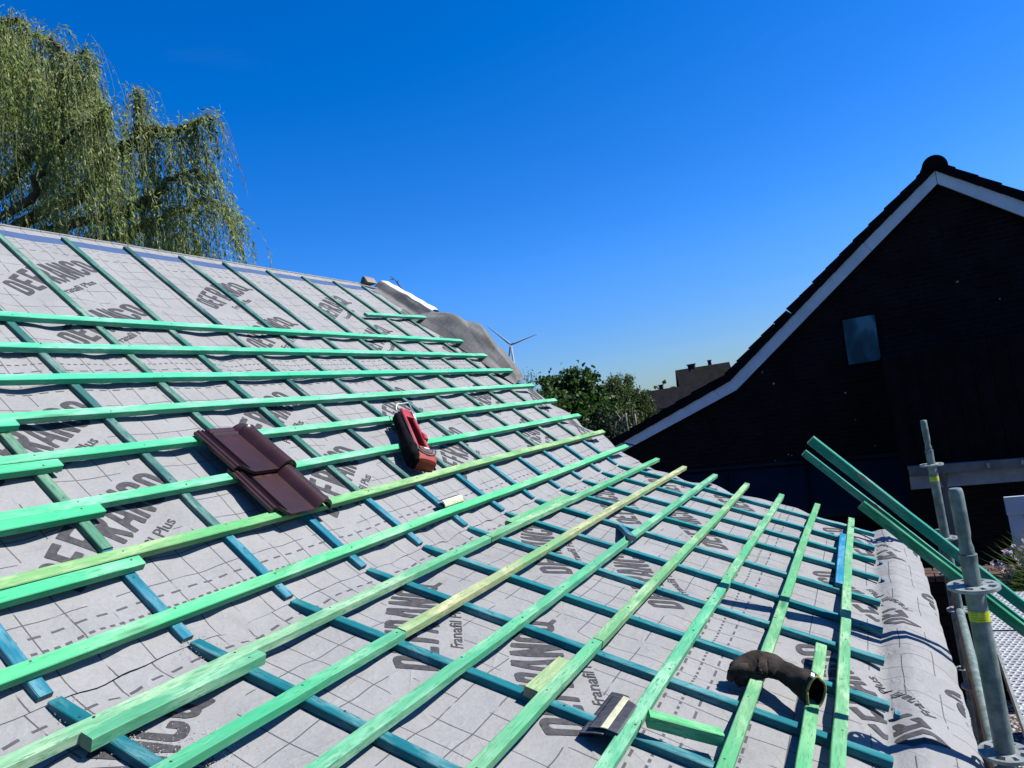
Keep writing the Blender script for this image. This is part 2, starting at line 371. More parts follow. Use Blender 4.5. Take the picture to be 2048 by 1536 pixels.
M['redroof'] = mottled('red_roof_tiles', (.12, .045, .035), (.16, .06, .045), 2, .9)
M['rib'] = NT('ribbed_strip'); _v = M['rib'].coord('UV')
_s = M['rib'].n('ShaderNodeSeparateXYZ'); M['rib'].l(_v, _s.inputs[0])
M['rib'].color(M['rib'].ramp(M['rib'].noise(_v, 40, 3), [(.3, (.035, .035, .042)), (.7, (.075, .075, .088))])); M['rib'] = M['rib'].set(.55)
M['cream'] = mottled('cream_adhesive', (.36, .38, .22), (.52, .52, .38), 60, .7)
M['dust'] = mottled('sawdust', (.34, .32, .26), (.5, .47, .4), 60, .95)

# ------------------------------------------------------------------ roof geometry
AU, AL = R(41.556), R(19.7233)
cU, sU, cL, sL = math.cos(AU), math.sin(AU), math.cos(AL), math.sin(AL)
RIDGE = 2.82
def U(X, s, n=0.0): return Vector((X, s * cU - n * sU, s * sU + n * cU))       # on the steep upper batten plane
def Lo(X, s, n=0.0): return Vector((X, s * cL - n * sL, s * sL + n * cL))      # on the shallow lower batten plane
def RP(X, s, n=0.0): return U(X, s, n) if s > 0 else Lo(X, s, n)
NU, NL = Vector((0, -sU, cU)), Vector((0, -sL, cL)); TU, TL = Vector((0, cU, sU)), Vector((0, cL, sL))

def profile(s):                                   # membrane centre curve (before offsets): point and normal in YZ
    s = np.asarray(s, float); W = .075
    y = np.where(s > 0, s * cU, s * cL); z = np.where(s > 0, s * sU, s * sL)
    ty = np.where(s > 0, cU, cL); tz = np.where(s > 0, sU, sL)
    t = np.clip((s + W) / (2 * W), 0, 1); k = np.abs(s) < W
    by = (1 - t) ** 2 * (-W * cL) + t ** 2 * (W * cU); bz = (1 - t) ** 2 * (-W * sL) + t ** 2 * (W * sU)
    y = np.where(k, by, y); z = np.where(k, bz, z)
    a = AL + (AU - AL) * t; ty = np.where(k, np.cos(a), ty); tz = np.where(k, np.sin(a), tz)
    r = s > RIDGE
    y = np.where(r, RIDGE * cU + (s - RIDGE) * cU, y); z = np.where(r, RIDGE * sU - (s - RIDGE) * sU, z)
    q = np.clip((s - RIDGE + .03) / .06, 0, 1); aa = AU * (1 - 2 * q); kk = s > RIDGE - .03
    ty = np.where(kk, np.cos(aa), ty); tz = np.where(kk, np.sin(aa), tz)
    return y, z, -tz, ty

RAF_TOP = [1.270 + .3655 * i for i in range(-5, 11)]                          # counter-batten X on the upper slope, index -5..10
LOW_END = {-5: -.56, -4: -.19, -3: .17, -2: .54, -1: .915, 0: 1.285, 1: 1.69, 2: 2.035, 3: 2.362, 4: 2.712, 5: 3.031, 6: 3.385, 7: 3.781, 8: 4.10, 9: 4.394, 10: 4.745}
raf_idx = list(range(-5, 11))
def raf_x(s):
    s = np.asarray(s, float); t = np.clip(-s / 1.665, 0, 1.2)[..., None]
    top = np.array(RAF_TOP); low = np.array([LOW_END[i] for i in raf_idx])
    return top * (1 - t) + low * t
bayA = nrng.uniform(.004, .016, (40, 17)); bayP = nrng.uniform(0, 6.28, 17)
sn1, sn2, sn3, snE, snE2 = SN(1, 6), SN(2, 16), SN(3, 35), SN(4, 5), SN(5, 12)
EV = np.array([(-2.2, -.30), (-2.0, -.10), (-1.93, -.028), (-1.87, .006), (-1.80, .020), (-1.745, .027), (-1.70, .010), (-1.668, -.014), (-1.63, -.006), (-1.58, 0)])
XE = np.array([(-2.2, 5.12), (-1.53, 5.08), (-.87, 5.29), (-.26, 5.46), (-.07, 5.55), (.46, 5.60), (1.37, 5.52), (2.04, 5.42), (2.82, 5.22), (3.4, 5.2)])
def xend(s): return np.interp(s, XE[:, 0], XE[:, 1])
def lift(X, s):
    X = np.asarray(X, float); s = np.asarray(s, float)
    rx = raf_x(s); d = X[..., None] - rx
    j = np.clip((d > 0).sum(-1), 1, rx.shape[-1] - 1)
    a = np.take_along_axis(rx, (j - 1)[..., None], -1)[..., 0]; b = np.take_along_axis(rx, j[..., None], -1)[..., 0]
    u = np.clip((X - a) / (b - a), 0, 1); inside = np.sin(np.pi * u) ** 2
    amp = bayA[np.clip(((s + 2.5) * 4).astype(int), 0, 38), j] * .4 + 0.0048 * (1 + .6 * sn1(X * 0 + j * 3.1, s))
    w = np.clip(s / .3, -1, 1)
    amp = amp * np.clip((2.78 - s) / .35, .05, 1)
    n = -.0515 - inside * amp + inside * np.clip((2.80 - s) / .3, .1, 1) * (.0045 * sn2(X, s) + .0026 * sn3(X, s * .5))
    # wrinkles where the sheet is dragged across the kink
    kz = np.exp(-((s - .02) / .14) ** 2)
    n = n + kz * inside * (.0065 * sn3(X * 1.2 + s, s * .4) + .003)
    over = np.clip((X - rx[..., -1]) / .3, 0, 2)
    n = n - over * .03 + np.clip(over, 0, 1) * .012 * sn2(X * .6, s)
    e = np.interp(s, EV[:, 0], EV[:, 1])
    ev = np.clip((-s - 1.60) / .08, 0, 1)
    n = n + e * (1 + .16 * snE(X, 0 * s)) + ev * (.006 * snE2(X, s * .3) + .003 * sn3(X, s))
    n = n + ev * (inside * amp) * .7
    return n
def surf(X, s, off=0.0):
    y, z, ny, nz = profile(s); n = lift(X, s) + off
    return np.stack([np.asarray(X, float), y + n * ny, z + n * nz], -1)

# ---- the printed word, traced once on a fine grid and cut to clean outlines
def sd_box(x, y, cx, cy, hx, hy):
    dx = np.abs(x - cx) - hx; dy = np.abs(y - cy) - hy
    return np.hypot(np.maximum(dx, 0), np.maximum(dy, 0)) + np.minimum(np.maximum(dx, dy), 0)
def sd_seg(x, y, ax, ay, bx, by, h):
    l = math.hypot(bx - ax, by - ay); ux, uy = (bx - ax) / l, (by - ay) / l
    p = (x - ax) * ux + (y - ay) * uy; q = -(x - ax) * uy + (y - ay) * ux
    dx = np.abs(p - l / 2) - l / 2; dy = np.abs(q) - h
    return np.hypot(np.maximum(dx, 0), np.maximum(dy, 0)) + np.minimum(np.maximum(dx, dy), 0)
def sd_ring(x, y, x0, y0, x1, y1, t, r):
    h = t / 2; d = sd_box(x, y, (x0 + x1) / 2, (y0 + y1) / 2, (x1 - x0) / 2 - h - r, (y1 - y0) / 2 - h - r) - r
    return np.abs(d) - h
def word_sdf(x, y, H):
    t = .0235; wd = .066; P = .0785; mn = np.minimum
    def at(i): return x - i * P
    D = at(0); d = mn(np.maximum(sd_ring(D, y, 0, 0, wd, H, t, .022), -D), sd_box(D, y, t / 2, H / 2, t / 2, H / 2))
    for i, bars in ((1, (0, .5, 1)), (2, (.5, 1))):
        e = at(i); d = mn(d, sd_box(e, y, t / 2, H / 2, t / 2, H / 2))
        for b in bars: d = mn(d, sd_box(e, y, wd * .45, t / 2 + b * (H - t), wd * (.45 if b != .5 else .40), t / 2))
    r = at(3); d = mn(d, sd_box(r, y, t / 2, H / 2, t / 2, H / 2))
    d = mn(d, np.maximum(sd_ring(r, y, 0, H * .42, wd, H, t, .02), -r)); d = mn(d, sd_seg(r, y, wd * .42, H * .48, wd - .008, 0, t / 2))
    a = at(4); d = mn(d, sd_seg(a, y, .006, 0, wd / 2 - .003, H, t * .47)); d = mn(d, sd_seg(a, y, wd + .000, 0, wd / 2 + .009, H, t * .47))
    d = mn(d, sd_box(a, y, wd / 2 + .003, H * .27, .02, t * .42))
    n = at(5) - .004; d = mn(d, sd_box(n, y, t / 2, H / 2, t * .46, H / 2)); d = mn(d, sd_box(n, y, wd - t / 2, H / 2, t * .46, H / 2)); d = mn(d, sd_seg(n, y, t * .5, H, wd - t * .5, 0, t * .45))
    c = at(6); d = mn(d, np.maximum(sd_ring(c, y, 0, 0, wd, H, t, .018), -sd_box(c, y, wd, H * .5, t * 1.25, H * .14)))
    q = at(7); d = mn(d, sd_ring(q, y, 0, 0, wd, H, t, .018)); d = mn(d, sd_seg(q, y, wd * .62, H * .16, wd * 1.40, -H * .10, t * .42))
    return d
def march(F, xs, ys):
    polys = []
    for j in range(len(ys) - 1):
        for i in range(len(xs) - 1):
            c = [(xs[i], ys[j], F[j, i]), (xs[i + 1], ys[j], F[j, i + 1]), (xs[i + 1], ys[j + 1], F[j + 1, i + 1]), (xs[i], ys[j + 1], F[j + 1, i])]
            if all(p[2] >= 0 for p in c): continue
            out = []
            for k in range(4):
                a, b = c[k], c[(k + 1) % 4]
                if a[2] < 0: out.append((a[0], a[1]))
                if (a[2] < 0) != (b[2] < 0):
                    f = a[2] / (a[2] - b[2]); out.append((a[0] + f * (b[0] - a[0]), a[1] + f * (b[1] - a[1])))
            if len(out) > 2: polys.append(out)
    return polys
H0 = .14
xs = np.arange(-.006, .66, .0055); ys = np.arange(-.022, H0 + .008, .005)
gx, gy = np.meshgrid(xs, ys); WORD = march(word_sdf(gx, gy, H0), xs, ys)
def bulge(a, b):                                  # letters grow taller towards the middle of the word
    t = (a - .31) / .31; h = .120 + .050 * max(0, 1 - t * t) if abs(t) < 1 else .120
    return a, b / H0 * h
WORD = [[bulge(*p) for p in poly] for poly in WORD]
cu = bpy.data.curves.new('t', 'FONT'); cu.body = 'Franafil Plus'; cu.size = .052; cu.offset = .0006; cu.resolution_u = 3
to = bpy.data.objects.new('t', cu); COL.objects.link(to)
dg = bpy.context.evaluated_depsgraph_get(); tm = to.evaluated_get(dg).to_mesh()
SV = np.array([v.co[:2] for v in tm.vertices]); SF = [tuple(p.vertices) for p in tm.polygons]
to.evaluated_get(dg).to_mesh_clear(); bpy.data.objects.remove(to); bpy.data.curves.remove(cu)
SV[:, 0] -= SV[:, 0].min(); SV[:, 0] *= .285 / SV[:, 0].max()
SV[:, 1] *= 1.05
CW, SW = math.cos(R(33)), math.sin(R(33))

def roof_sheet(label, e, s_lo, s_hi, x0, over, thick_off):
    mb = MB(); nx, ns = 300, int((s_hi - s_lo) / .02) + 1
    ss = np.linspace(s_lo, s_hi, ns); tt = np.linspace(0, 1, nx)
    S2, T2 = np.meshgrid(ss, tt, indexing='ij')
    Xe = xend(S2) + .012 * snE2(S2 * 3, S2); X2 = -.5 + (Xe + .5) * T2
    edge = np.clip(1 - (S2 - s_lo) / .10, 0, 1)
    rx = raf_x(S2); near = np.min(np.abs(X2[..., None] - rx), -1)
    curl = edge ** 2 * np.clip(near / .12, 0, 1) * (.0010 + .0020 * sn2(X2 * .7, S2 * 0)) if over else 0
    off = thick_off + curl
    Pq = surf(X2, S2, off); mb.v = [tuple(p) for p in Pq.reshape(-1, 3)]
    idx = np.arange(ns * nx).reshape(ns, nx)
    q = np.stack([idx[:-1, :-1], idx[:-1, 1:], idx[1:, 1:], idx[1:, :-1]], -1).reshape(-1, 4)
    mb.f = [tuple(r) for r in q.tolist()]; mb.m = [0] * len(mb.f)
    uv = np.stack([X2 - x0, S2 - e], -1).reshape(-1, 2).tolist()
    def put(a, b, sc, ox, os_):                  # local print coordinates -> roof coordinates
        return ox + a * CW - b * SW, os_ + a * SW + b * CW
    for row in (.735, .28):
        for k in range(-3, 6):
            ox, os_ = x0 + 1.01 * k, e + row
            if ox < .2: continue
            for poly in WORD:
                pts = [put(a, b, 1, ox, os_) for a, b in poly]
                if min(p[1] for p in pts) < s_lo + .01 or max(p[0] for p in pts) > xend(pts[0][1]) - .03: continue
                if max(p[1] for p in pts) > s_hi: continue
                Q = surf([p[0] for p in pts], [p[1] for p in pts], thick_off + .0016)
                b0 = mb.add(Q, [tuple(range(len(pts)))], 1); uv.extend([[0, 0]] * len(pts))
            px = ox + .168 + SV[:, 0] * CW - SV[:, 1] * SW; ps = os_ + .022 + SV[:, 0] * SW + SV[:, 1] * CW
            if px.max() < xend(ps.max()) - .03 and ps.min() > s_lo + .01 and ps.max() < s_hi:
                mb.add(surf(px, ps, thick_off + .0016), SF, 1); uv.extend([[0, 0]] * len(px))
    mb.uv = uv
    o = mb.build('roof_underlay', [M['membrane'], M['print']], smooth=True)
    return tag(o, label, 'roof sheet', 'printed grey underlay sheets lapped up the roof')
SHEETS = [
    roof_sheet('topmost grey printed underlay sheet with a blue stripe along the ridge', 1.295, 1.295, 3.25, 1.858 - 1.01, True, .009),
    roof_sheet('grey printed underlay sheet just above the bend of the roof, under the two brown tiles', .012, .012, 1.45, 1.14, True, .006),
    roof_sheet('grey printed underlay sheet on the shallow slope just below the bend', -1.27, -1.27, .20, 1.63, True, .003),
    roof_sheet('lowest grey printed underlay sheet, bulging over the eave beside the scaffold', -2.55, -1.905, -1.12, 2.213 - 1.01, False, .0)]

# loose sheet edges lifted at the far verge: parts of the two upper sheets
def flap(name, fn, nu, nv, parent):
    mb = MB(); P = [[fn(i / (nu - 1), j / (nv - 1)) for j in range(nv)] for i in range(nu)]
    vs = [p for r in P for p in r]
    mb.add(vs, [(i * nv + j, i * nv + j + 1, (i + 1) * nv + j + 1, (i + 1) * nv + j) for i in range(nu - 1) for j in range(nv - 1)])
    mb.uv = [(i / (nu - 1) * 1.15, j / (nv - 1) * .5 + i / (nu - 1) * .12) for i in range(nu) for j in range(nv)]
    o = mb.build(name, M['flap'], parent, smooth=True)
    md = o.modifiers.new('s', 'SOLIDIFY'); md.thickness = .003
    return o
nzf = SN(21, 7); nzg = SN(22, 15)
def big_flap(u, v):
    s = 2.26 - 1.10 * u; h = math.sin(math.pi * min(1, u * 1.02)) ** .75
    pk = .215 * h * (1 - .30 * u) + .006
    a = math.pi * (.0 + .93 * v)
    X = xend(s) - .30 + .33 * v + .05 * v * math.sin(3 * u)
    n = -.068 + pk * math.sin(a) ** 1.0 + (.020 * float(nzf(s * .8, v)) + .045 * (abs((v * 1.9 + u * 1.6 + .22 * float(nzf(s, v * .6))) % 1 - .5) * 2 - .5) * (.35 + .65 * u) + .007 * float(nzg(s * 1.5, v * 2))) * math.sin(math.pi * v)
    return U(X, s + .05 * v, n)
f1 = flap('loose_flap', big_flap, 110, 48, SHEETS[1])
tag(f1, 'loose grey flap blown up over the verge')
def roll_flap(u, v):                               # upright fold: front face toned dark as shade, turned-over top toned as lit
    s = 2.79 - .60 * u; k = .25 + .80 * u - .25 * u * u
    P = [(5.10, -.075), (5.19, -.045), (5.22, .030 * k), (5.235, .062 * k), (5.275, .078 * k), (5.325, .080 * k), (5.358, .060 * k), (5.36, .030 * k)]
    f = v * (len(P) - 1); i = min(int(f), len(P) - 2); t = f - i
    X = P[i][0] * (1 - t) + P[i + 1][0] * t + .03 * u; n = P[i][1] * (1 - t) + P[i + 1][1] * t
    return U(X + .004 * float(nzf(s * 3, v)), s, n + .004 * float(nzg(s * 2, v * 2)))
f2 = flap('folded_edge', roll_flap, 28, 29, SHEETS[0]); f2.data.materials.append(M['flap2'])
f2.data.polygons.foreach_set('material_index', [1 if (i % 28) > 11 else 0 for i in range(27 * 28)])  # the darker front material paints in the fold's shade

# ---- battens and counter battens
def batten(P0, P1, side, nrm, wd, th, color, name, label, cat, group=None, nails=(), seed=0, bow=.002, mat='wood'):
    P0, P1 = Vector(P0), Vector(P1); L = (P1 - P0).length; x = (P1 - P0).normalized()
    z = (nrm - x * nrm.dot(x)).normalized(); y = z.cross(x)
    g = random.Random(seed); k = max(2, int(L / .11)); mb = MB(); c = .0022; ph = g.uniform(0, 6.28); ph2 = g.uniform(0, 6.28)
    sec = [(-wd / 2 + c, 0), (-wd / 2, -c), (-wd / 2, -th + c), (-wd / 2 + c, -th), (wd / 2 - c, -th), (wd / 2, -th + c), (wd / 2, -c), (wd / 2 - c, 0)]
    rings = []
    for i in range(k + 1):
        l = L * i / k; dy = bow * 1.5 * math.sin(l * 2.1 + ph) + .0009 * g.uniform(-1, 1); dz = .0010 * math.sin(l * 3.3 + ph2) + .0006 * g.uniform(-1, 1)
        rings.append([(l, yy + dy, zz + dz) for yy, zz in sec])
    mb.loft(rings[::-1], mfun=lambda i, q: 2 if q < 0 else 0)
    for l in nails:
        if .01 < l < L - .01:
            a, b = l + g.uniform(-.006, .006), g.uniform(-.25, .25) * wd; r = .0034
            mb.add([(a + r * math.cos(t * math.pi / 3), b + r * math.sin(t * math.pi / 3), .0009) for t in range(6)] + [(a, b, .0014)], [(t, (t + 1) % 6, 6) for t in range(6)], 1)
    o = mb.build(name, [M[mat], M['nail'], M['end']])
    o.matrix_world = Matrix(((x.x, y.x, z.x, P0.x), (x.y, y.y, z.y, P0.y), (x.z, y.z, z.z, P0.z), (0, 0, 0, 1)))
    if nrm is NL and color[1] > .25 and color[0] < .25: color = (color[0] + .022, color[1] * .86, color[2] * .95 + .012)   # the lower rows are a greyer green
    o.color = (*color, 1)
    return tag(o, label, cat, group)

TURQ = (.075, .41, .245); GRN = (.07, .36, .17); YEL = (.175, .315, .125); PALE = (.28, .31, .15); LGRN = (.13, .37, .175)
ROWS = [  # s at X=1, s at far end, far X, pieces (X0, X1, colour)
    (1, 1.737, 1.759, 5.298, [(-.4, 9, TURQ)]), (2, 1.500, 1.527, 5.387, [(-.4, 9, TURQ)]), (3, 1.270, 1.280, 5.351, [(-.4, 9, TURQ)]),
    (4, 1.042, 1.042, 5.335, [(-.4, 9, (.10, .42, .235))]), (5, .820, .810, 5.347, [(-.4, 9, (.095, .40, .215))]), (6, .584, .580, 5.386, [(-.4, 9, (.085, .39, .205))]),
    (7, .347, .345, 5.389, [(-.4, 9, YEL)]), (8, .094, .125, 5.426, [(-.4, 9, (.105, .39, .185))]),
    (9, -.140, -.137, 5.444, [(-.4, 2.63, LGRN), (2.634, 9, (.115, .37, .16))]), (10, -.366, -.366, 5.36, [(-.4, 1.668, (.07, .37, .17)), (1.672, 9, PALE)]),
    (11, -.588, -.603, 5.328, [(-.4, 9, GRN)]), (12, -.843, -.848, 5.26, [(-.4, 2.045, LGRN), (2.050, 9, (.13, .36, .14))]),
    (13, -1.064, -1.092, 5.164, [(-.4, 2.98, GRN), (2.985, 9, (.09, .36, .15))]), (14, -1.294, -1.322, 5.119, [(-.4, 9, (.10, .345, .135))]),
    (15, -1.531, -1.533, 4.919, [(-.4, 9, (.105, .36, .145))])]
ORD = ['', 'first', 'second', 'third', 'fourth', 'fifth', 'sixth', 'seventh', 'eighth', 'ninth', 'tenth', 'eleventh', 'twelfth', 'thirteenth', 'fourteenth', 'fifteenth']
LOOK = {1: 'turquoise green tiling batten, topmost of the long rows, nearest the ridge', 2: 'turquoise green tiling batten, second long row below the ridge',
        3: 'turquoise green tiling batten, third long row below the ridge', 4: 'turquoise green tiling batten, one row above the batten the upper brown tile hangs on',
        5: 'green tiling batten the upper brown tile hangs on, passing behind the pouch wire', 6: 'green tiling batten passing under the middle of the tiles and red pouch',
        7: 'yellow green tiling batten along the lower edge of the brown tiles', 8: 'green tiling batten with a small pale strip on its upper edge, just above the bend',
        11: 'bright green tiling batten next below the pale straw one',
        14: 'green tiling batten passing under the black glove', 15: 'long green tiling batten nearest the eave, beside the bright blue offcut'}
LOOK[11] = 'bright green knotty tiling batten next below the pale straw coloured one'
PIECE = {(9, 0): 'split light green batten just below the bend, nearer piece ending at a butt joint', (9, 1): 'light green batten just below the bend, farther piece running out to the verge',
         (10, 0): 'strong green batten piece butted to the pale straw coloured one in the same row', (10, 1): 'pale straw coloured tiling batten running out to the verge',
         (12, 0): 'light green batten piece against which the pale short block is laid', (12, 1): 'yellowish green batten piece in the row of the pale short block, running to the verge',
         (13, 0): 'green batten piece beside the dark ribbed strip', (13, 1): 'green batten piece in line with the ribbed strip, beyond the butt joint'}
for k, s0, s1, xe, pcs in ROWS:
    pl = U if k <= 8 else Lo; nr = NU if k <= 8 else NL
    for j, (xa, xb, colr) in enumerate(pcs):
        xb = min(xb, xe); f = lambda x: s0 + (s1 - s0) * (x - 1) / (xe - 1)
        sm = (f(xa) + f(xb)) / 2
        nl = [float(x) - xa for x in raf_x(np.array(sm))]
        wd = .0375 if k <= 8 else .0355
        batten(pl(xa, f(xa)), pl(xb, f(xb)), None, nr, wd, .026, colr, 'tiling_batten', PIECE.get((k, j), LOOK.get(k)), 'batten',
               'green tiling battens across the roof', nl, seed=k * 10 + j)
# shorter lengths lapped against the rows on the left
DB = [(.785, 1.042 - .0385, 1.307, (.06, .44, .22), 'short bright green batten end at the left picture edge, topmost lapped end'),
      (.785, .820 - .0385, 1.327, (.075, .41, .21), 'doubled green batten end with a knot, second lapped end from the top'),
      (.785, .584 - .0385, 1.327, (.085, .39, .20), 'doubled green batten end, third lapped end from the top'),
      (.785, .347 - .0385, 1.305, (.085, .38, .19), 'doubled blue green batten end lapped against the yellow green row')]
for i, (xa, s, xb, colr, lab) in enumerate(DB):
    batten(U(-.4, s), U(xb, s), None, NU, .0375, .026, colr, 'tiling_batten', lab, 'batten', 'batten ends lapped against the long rows', [1.27 + .4], seed=300 + i)
batten(Lo(.862, -.1785), Lo(1.318, -.1765), None, NL, .0365, .030, (.075, .35, .165), 'tiling_batten', 'short thick green batten length with a dark round knot, nearest lapped piece', 'batten', 'batten ends lapped against the long rows', [.42], seed=310)
batten(Lo(2.895, -.0985), Lo(3.62, -.0985), None, NL, .0365, .026, (.13, .36, .14), 'tiling_batten', 'short yellow green length lapped above the first row below the bend, near the middle', 'batten', 'batten ends lapped against the long rows', [.3], seed=311)
batten(Lo(1.645, -.798), Lo(1.86, -.806), None, NL, .040, .027, (.33, .33, .17), 'batten_block', 'short pale cream block laid against a green batten over a blue counter batten', 'wood block', seed=312)
batten(Lo(-.4, -1.463), Lo(2.603, -1.461), None, NL, .0355, .026, (.11, .37, .14), 'tiling_batten', 'shorter green batten running under the glove cuff, inside the eave row', 'batten', 'green tiling battens across the roof', seed=313)
batten(U(4.27, 2.093), U(5.17, 2.16), None, NU, .036, .024, (.085, .36, .24), 'tiling_batten', 'short loose turquoise batten lying high up by the verge', 'batten', seed=314)
# loose offcuts
batten(Lo(1.693, -1.100, .032), Lo(1.766, -1.270, .016), None, (NL + Vector((.05, 0, 0))).normalized(), .036, .032, (.09, .36, .14), 'batten_offcut', 'short green batten offcut lying askew between two green battens near the glove', 'wood offcut', seed=320)
batten(Lo(3.40, -1.502, -.004), Lo(4.42, -1.494, -.004), None, NL, .034, .022, (.0, .165, .30), 'batten_offcut', 'bright blue batten offcut lying on counter battens beside the eave row', 'wood offcut', seed=321, bow=.001)
batten(Lo(3.45, -.478, -.03), Lo(3.13, -.625, .026), None, (NL + Vector((.5, 0, 0))).normalized(), .036, .022, (.02, .13, .20), 'batten_offcut', 'blue batten offcut leaning over a bright green batten in the middle of the lower slope', 'wood offcut', seed=322)

TEALS = [(.035, .125, .105), (.05, .145, .115), (.030, .11, .105), (.06, .155, .12)]
GRP_U, GRP_B, GRP_L = 'teal counter battens down the steep slope', 'blue counter batten lengths above the bend', 'blue counter battens down the shallow slope'
for i in raf_idx[4:]:
    x = RAF_TOP[i + 5]; g = random.Random(900 + i); js = .385 + g.uniform(-.03, .02)
    nth_ = ORD[min(11 - i, 15)] if i < 10 else 'first'
    tc = TEALS[g.randrange(4)]
    if i == 4: tc = (.016, .075, .075)
    if i == 0: tc = (.09, .17, .115)
    batten(U(x + g.uniform(-.006, .006), 2.735 + g.uniform(-.02, .012), -.026), U(x, js, -.026), None, NU, .032, .0235, tc, 'counter_batten',
           'weathered teal counter batten on the steep slope, %s from the far verge' % nth_, 'counter batten', GRP_U,
           [.33 + .35 * q for q in range(7)], seed=500 + i, bow=.0025)
    batten(U(x + g.uniform(-.004, .004), js - .004, -.026), U(x + .004, .022, -.026), None, NU, .032, .0235, (.002, .135 + .03 * max(0, i) / 10, .205 + .01 * i / 10), 'counter_batten',  # far pieces slightly lighter, grazing sheen carried in their colour
           'short vivid blue counter batten just above the bend, %s from the far verge' % nth_, 'counter batten', GRP_B, [.12, .3], seed=540 + i, bow=.001)
    lx = LOW_END[i]
    batten(Lo(x + .010, .016, -.025), Lo(lx, -1.665 + g.uniform(-.008, .006), -.026), None, NL, .032, .0235, (.002, .118 + .010 * max(i, 0), .150 + .008 * max(i, 0)), 'counter_batten',  # lighter towards the verge: grazing sheen painted into the blue
           'dark blue counter batten on the shallow slope, %s from the far verge' % nth_, 'counter batten', GRP_L,
           [.1 + .4 * q for q in range(5)], seed=580 + i, bow=.003)
# small eave blocks at counter batten ends
for i, (ii, ds) in enumerate(((8, .0), (7, .0), (2, -.045))):
    x = LOW_END[ii] + (.0 if ii != 2 else .30)
    mb = MB(); mb.box((0, 0, 0), (.026, .016, .022)); o = mb.build('batten_chip', [M['wood']], bevel=.002); o.color = (.01, .12, .19, 1)
    o.matrix_world = Matrix.Translation(Lo(x, -1.688, -.044)) @ Matrix.Rotation(AL, 4, 'X')
    tag(o, ['small blue wood chip at the eave end of the third counter batten from the verge', 'small blue wood chip at the eave end of the fourth counter batten from the verge', 'small blue chip lying alone by the eave bulge, near the glove'][i], 'wood chip', 'blue chips along the eave')
# sawdust spilled around a cut end, two patches, each a scatter of grains
def dust(cx, cs, n, spread, pl, lab):
    mb = MB(); g = random.Random(int(cx * 100))
    for _ in range(n):
        x, s = cx + g.gauss(0, spread[0]), cs + g.gauss(0, spread[1]); r = g.uniform(.0004, .0012)
        p = Vector(surf([x], [s], .0105)[0]); mb.box(p, (r * 2, r * 1.4, r), rot=Matrix.Rotation(g.uniform(0, 3), 3, 'Z'))
    tag(mb.build('sawdust', M['dust']), lab, 'sawdust', kind='stuff')
dust(.935, -.12, 900, (.02, .05), Lo, 'pale sawdust along the nearest cut blue counter batten')
dust(1.0, -.32, 450, (.05, .05), Lo, 'pale sawdust on the print below the nearest lapped batten piece')
dust(1.285, .01, 220, (.035, .03), U, 'pale sawdust at the gap between two blue counter battens')

# ------------------------------------------------------------------ two roof tiles
def tile_mesh():
    mb = MB(); W, Lh = .258, .305; nu, nv = 64, 40
    def h(u, v):
        y = .004
        if u < .012: y = .002
        elif u < .022: y = .008
        elif u < .030: y = .003
        elif u < .036: y = .010
        elif u < .049: y = .000 if v > .02 else .009
        else: y = .011
        if u > .165:
            t = (u - .165) / (W - .165)
            y = .010 + .036 * math.sin(math.pi * min(1, t * 1.02) ** .9) ** .85 if t < 1 else .0
            if t > .93: y = min(y, .006)
            if v > Lh - .035: y *= .62
            if Lh - .050 < v < Lh - .042 or Lh - .035 < v < Lh - .028: y *= 1.10
            if t > .93 and v < .012: y = .002
        elif u > .052:
            if Lh - .020 < v < Lh - .012 or Lh - .044 < v < Lh - .038: y += .006
            for cx in (.082, .125):
                d = math.hypot((u - cx) / 1.0, (v - (Lh - .062)) / 1.1)
                if .013 < d < .019 and v < Lh - .058: y += .002
        return y
    us = np.linspace(0, W, nu); vs = np.linspace(0, Lh, nv)
    def cut(u, v):                                # notch at the lower left and chamfer at the top
        v0 = 0 if u > .05 else .05 * (1 - max(0, (u - .03)) / .02) if u > .03 else .05
        return v0 + (v / Lh) * (Lh - v0)
    top = [(u, cut(u, v), h(u, v)) for v in vs for u in us]; bot = [(u, cut(u, v), h(u, v) - .013) for v in vs for u in us]
    n = nu * nv; fs = []
    for j in range(nv - 1):
        for i in range(nu - 1):
            a = j * nu + i; fs.append((a, a + 1, a + nu + 1, a + nu)); fs.append((n + a, n + a + nu, n + a + nu + 1, n + a + 1))
    for i in range(nu - 1): fs.append((i, n + i, n + i + 1, i + 1)); a = (nv - 1) * nu + i; fs.append((a, a + 1, n + a + 1, n + a))
    for j in range(nv - 1): a = j * nu; fs.append((a, a + nu, n + a + nu, n + a)); a = j * nu + nu - 1; fs.append((a, n + a, n + a + nu, a + nu))
    mb.add(top + bot, fs); return mb
tm0 = tile_mesh().build('roof_tile', M['tile'], smooth='auto')
def place_tile(o, X, s, n, tilt, yaw, lab):
    base = Matrix((( 1, 0, 0, X), (0, cU, -sU, 0), (0, sU, cU, 0), (0, 0, 0, 1)))
    p = U(X, s, n); base.translation = p
    o.matrix_world = base @ Matrix.Rotation(yaw, 4, 'Z') @ Matrix.Rotation(tilt, 4, 'X')
    tag(o, lab, 'roof tile', 'brown glazed roof tiles laid on the battens')
place_tile(tm0, 1.822, .305, .016, R(-1.0), R(-2), 'dark brown glazed roof tile, lower one, its edge on the yellow green batten')
t2 = tm0.copy(); COL.objects.link(t2)
place_tile(t2, 1.832, .535, .034, R(-3.2), R(-3), 'dark brown glazed roof tile, upper one, overlapping the tile below it')

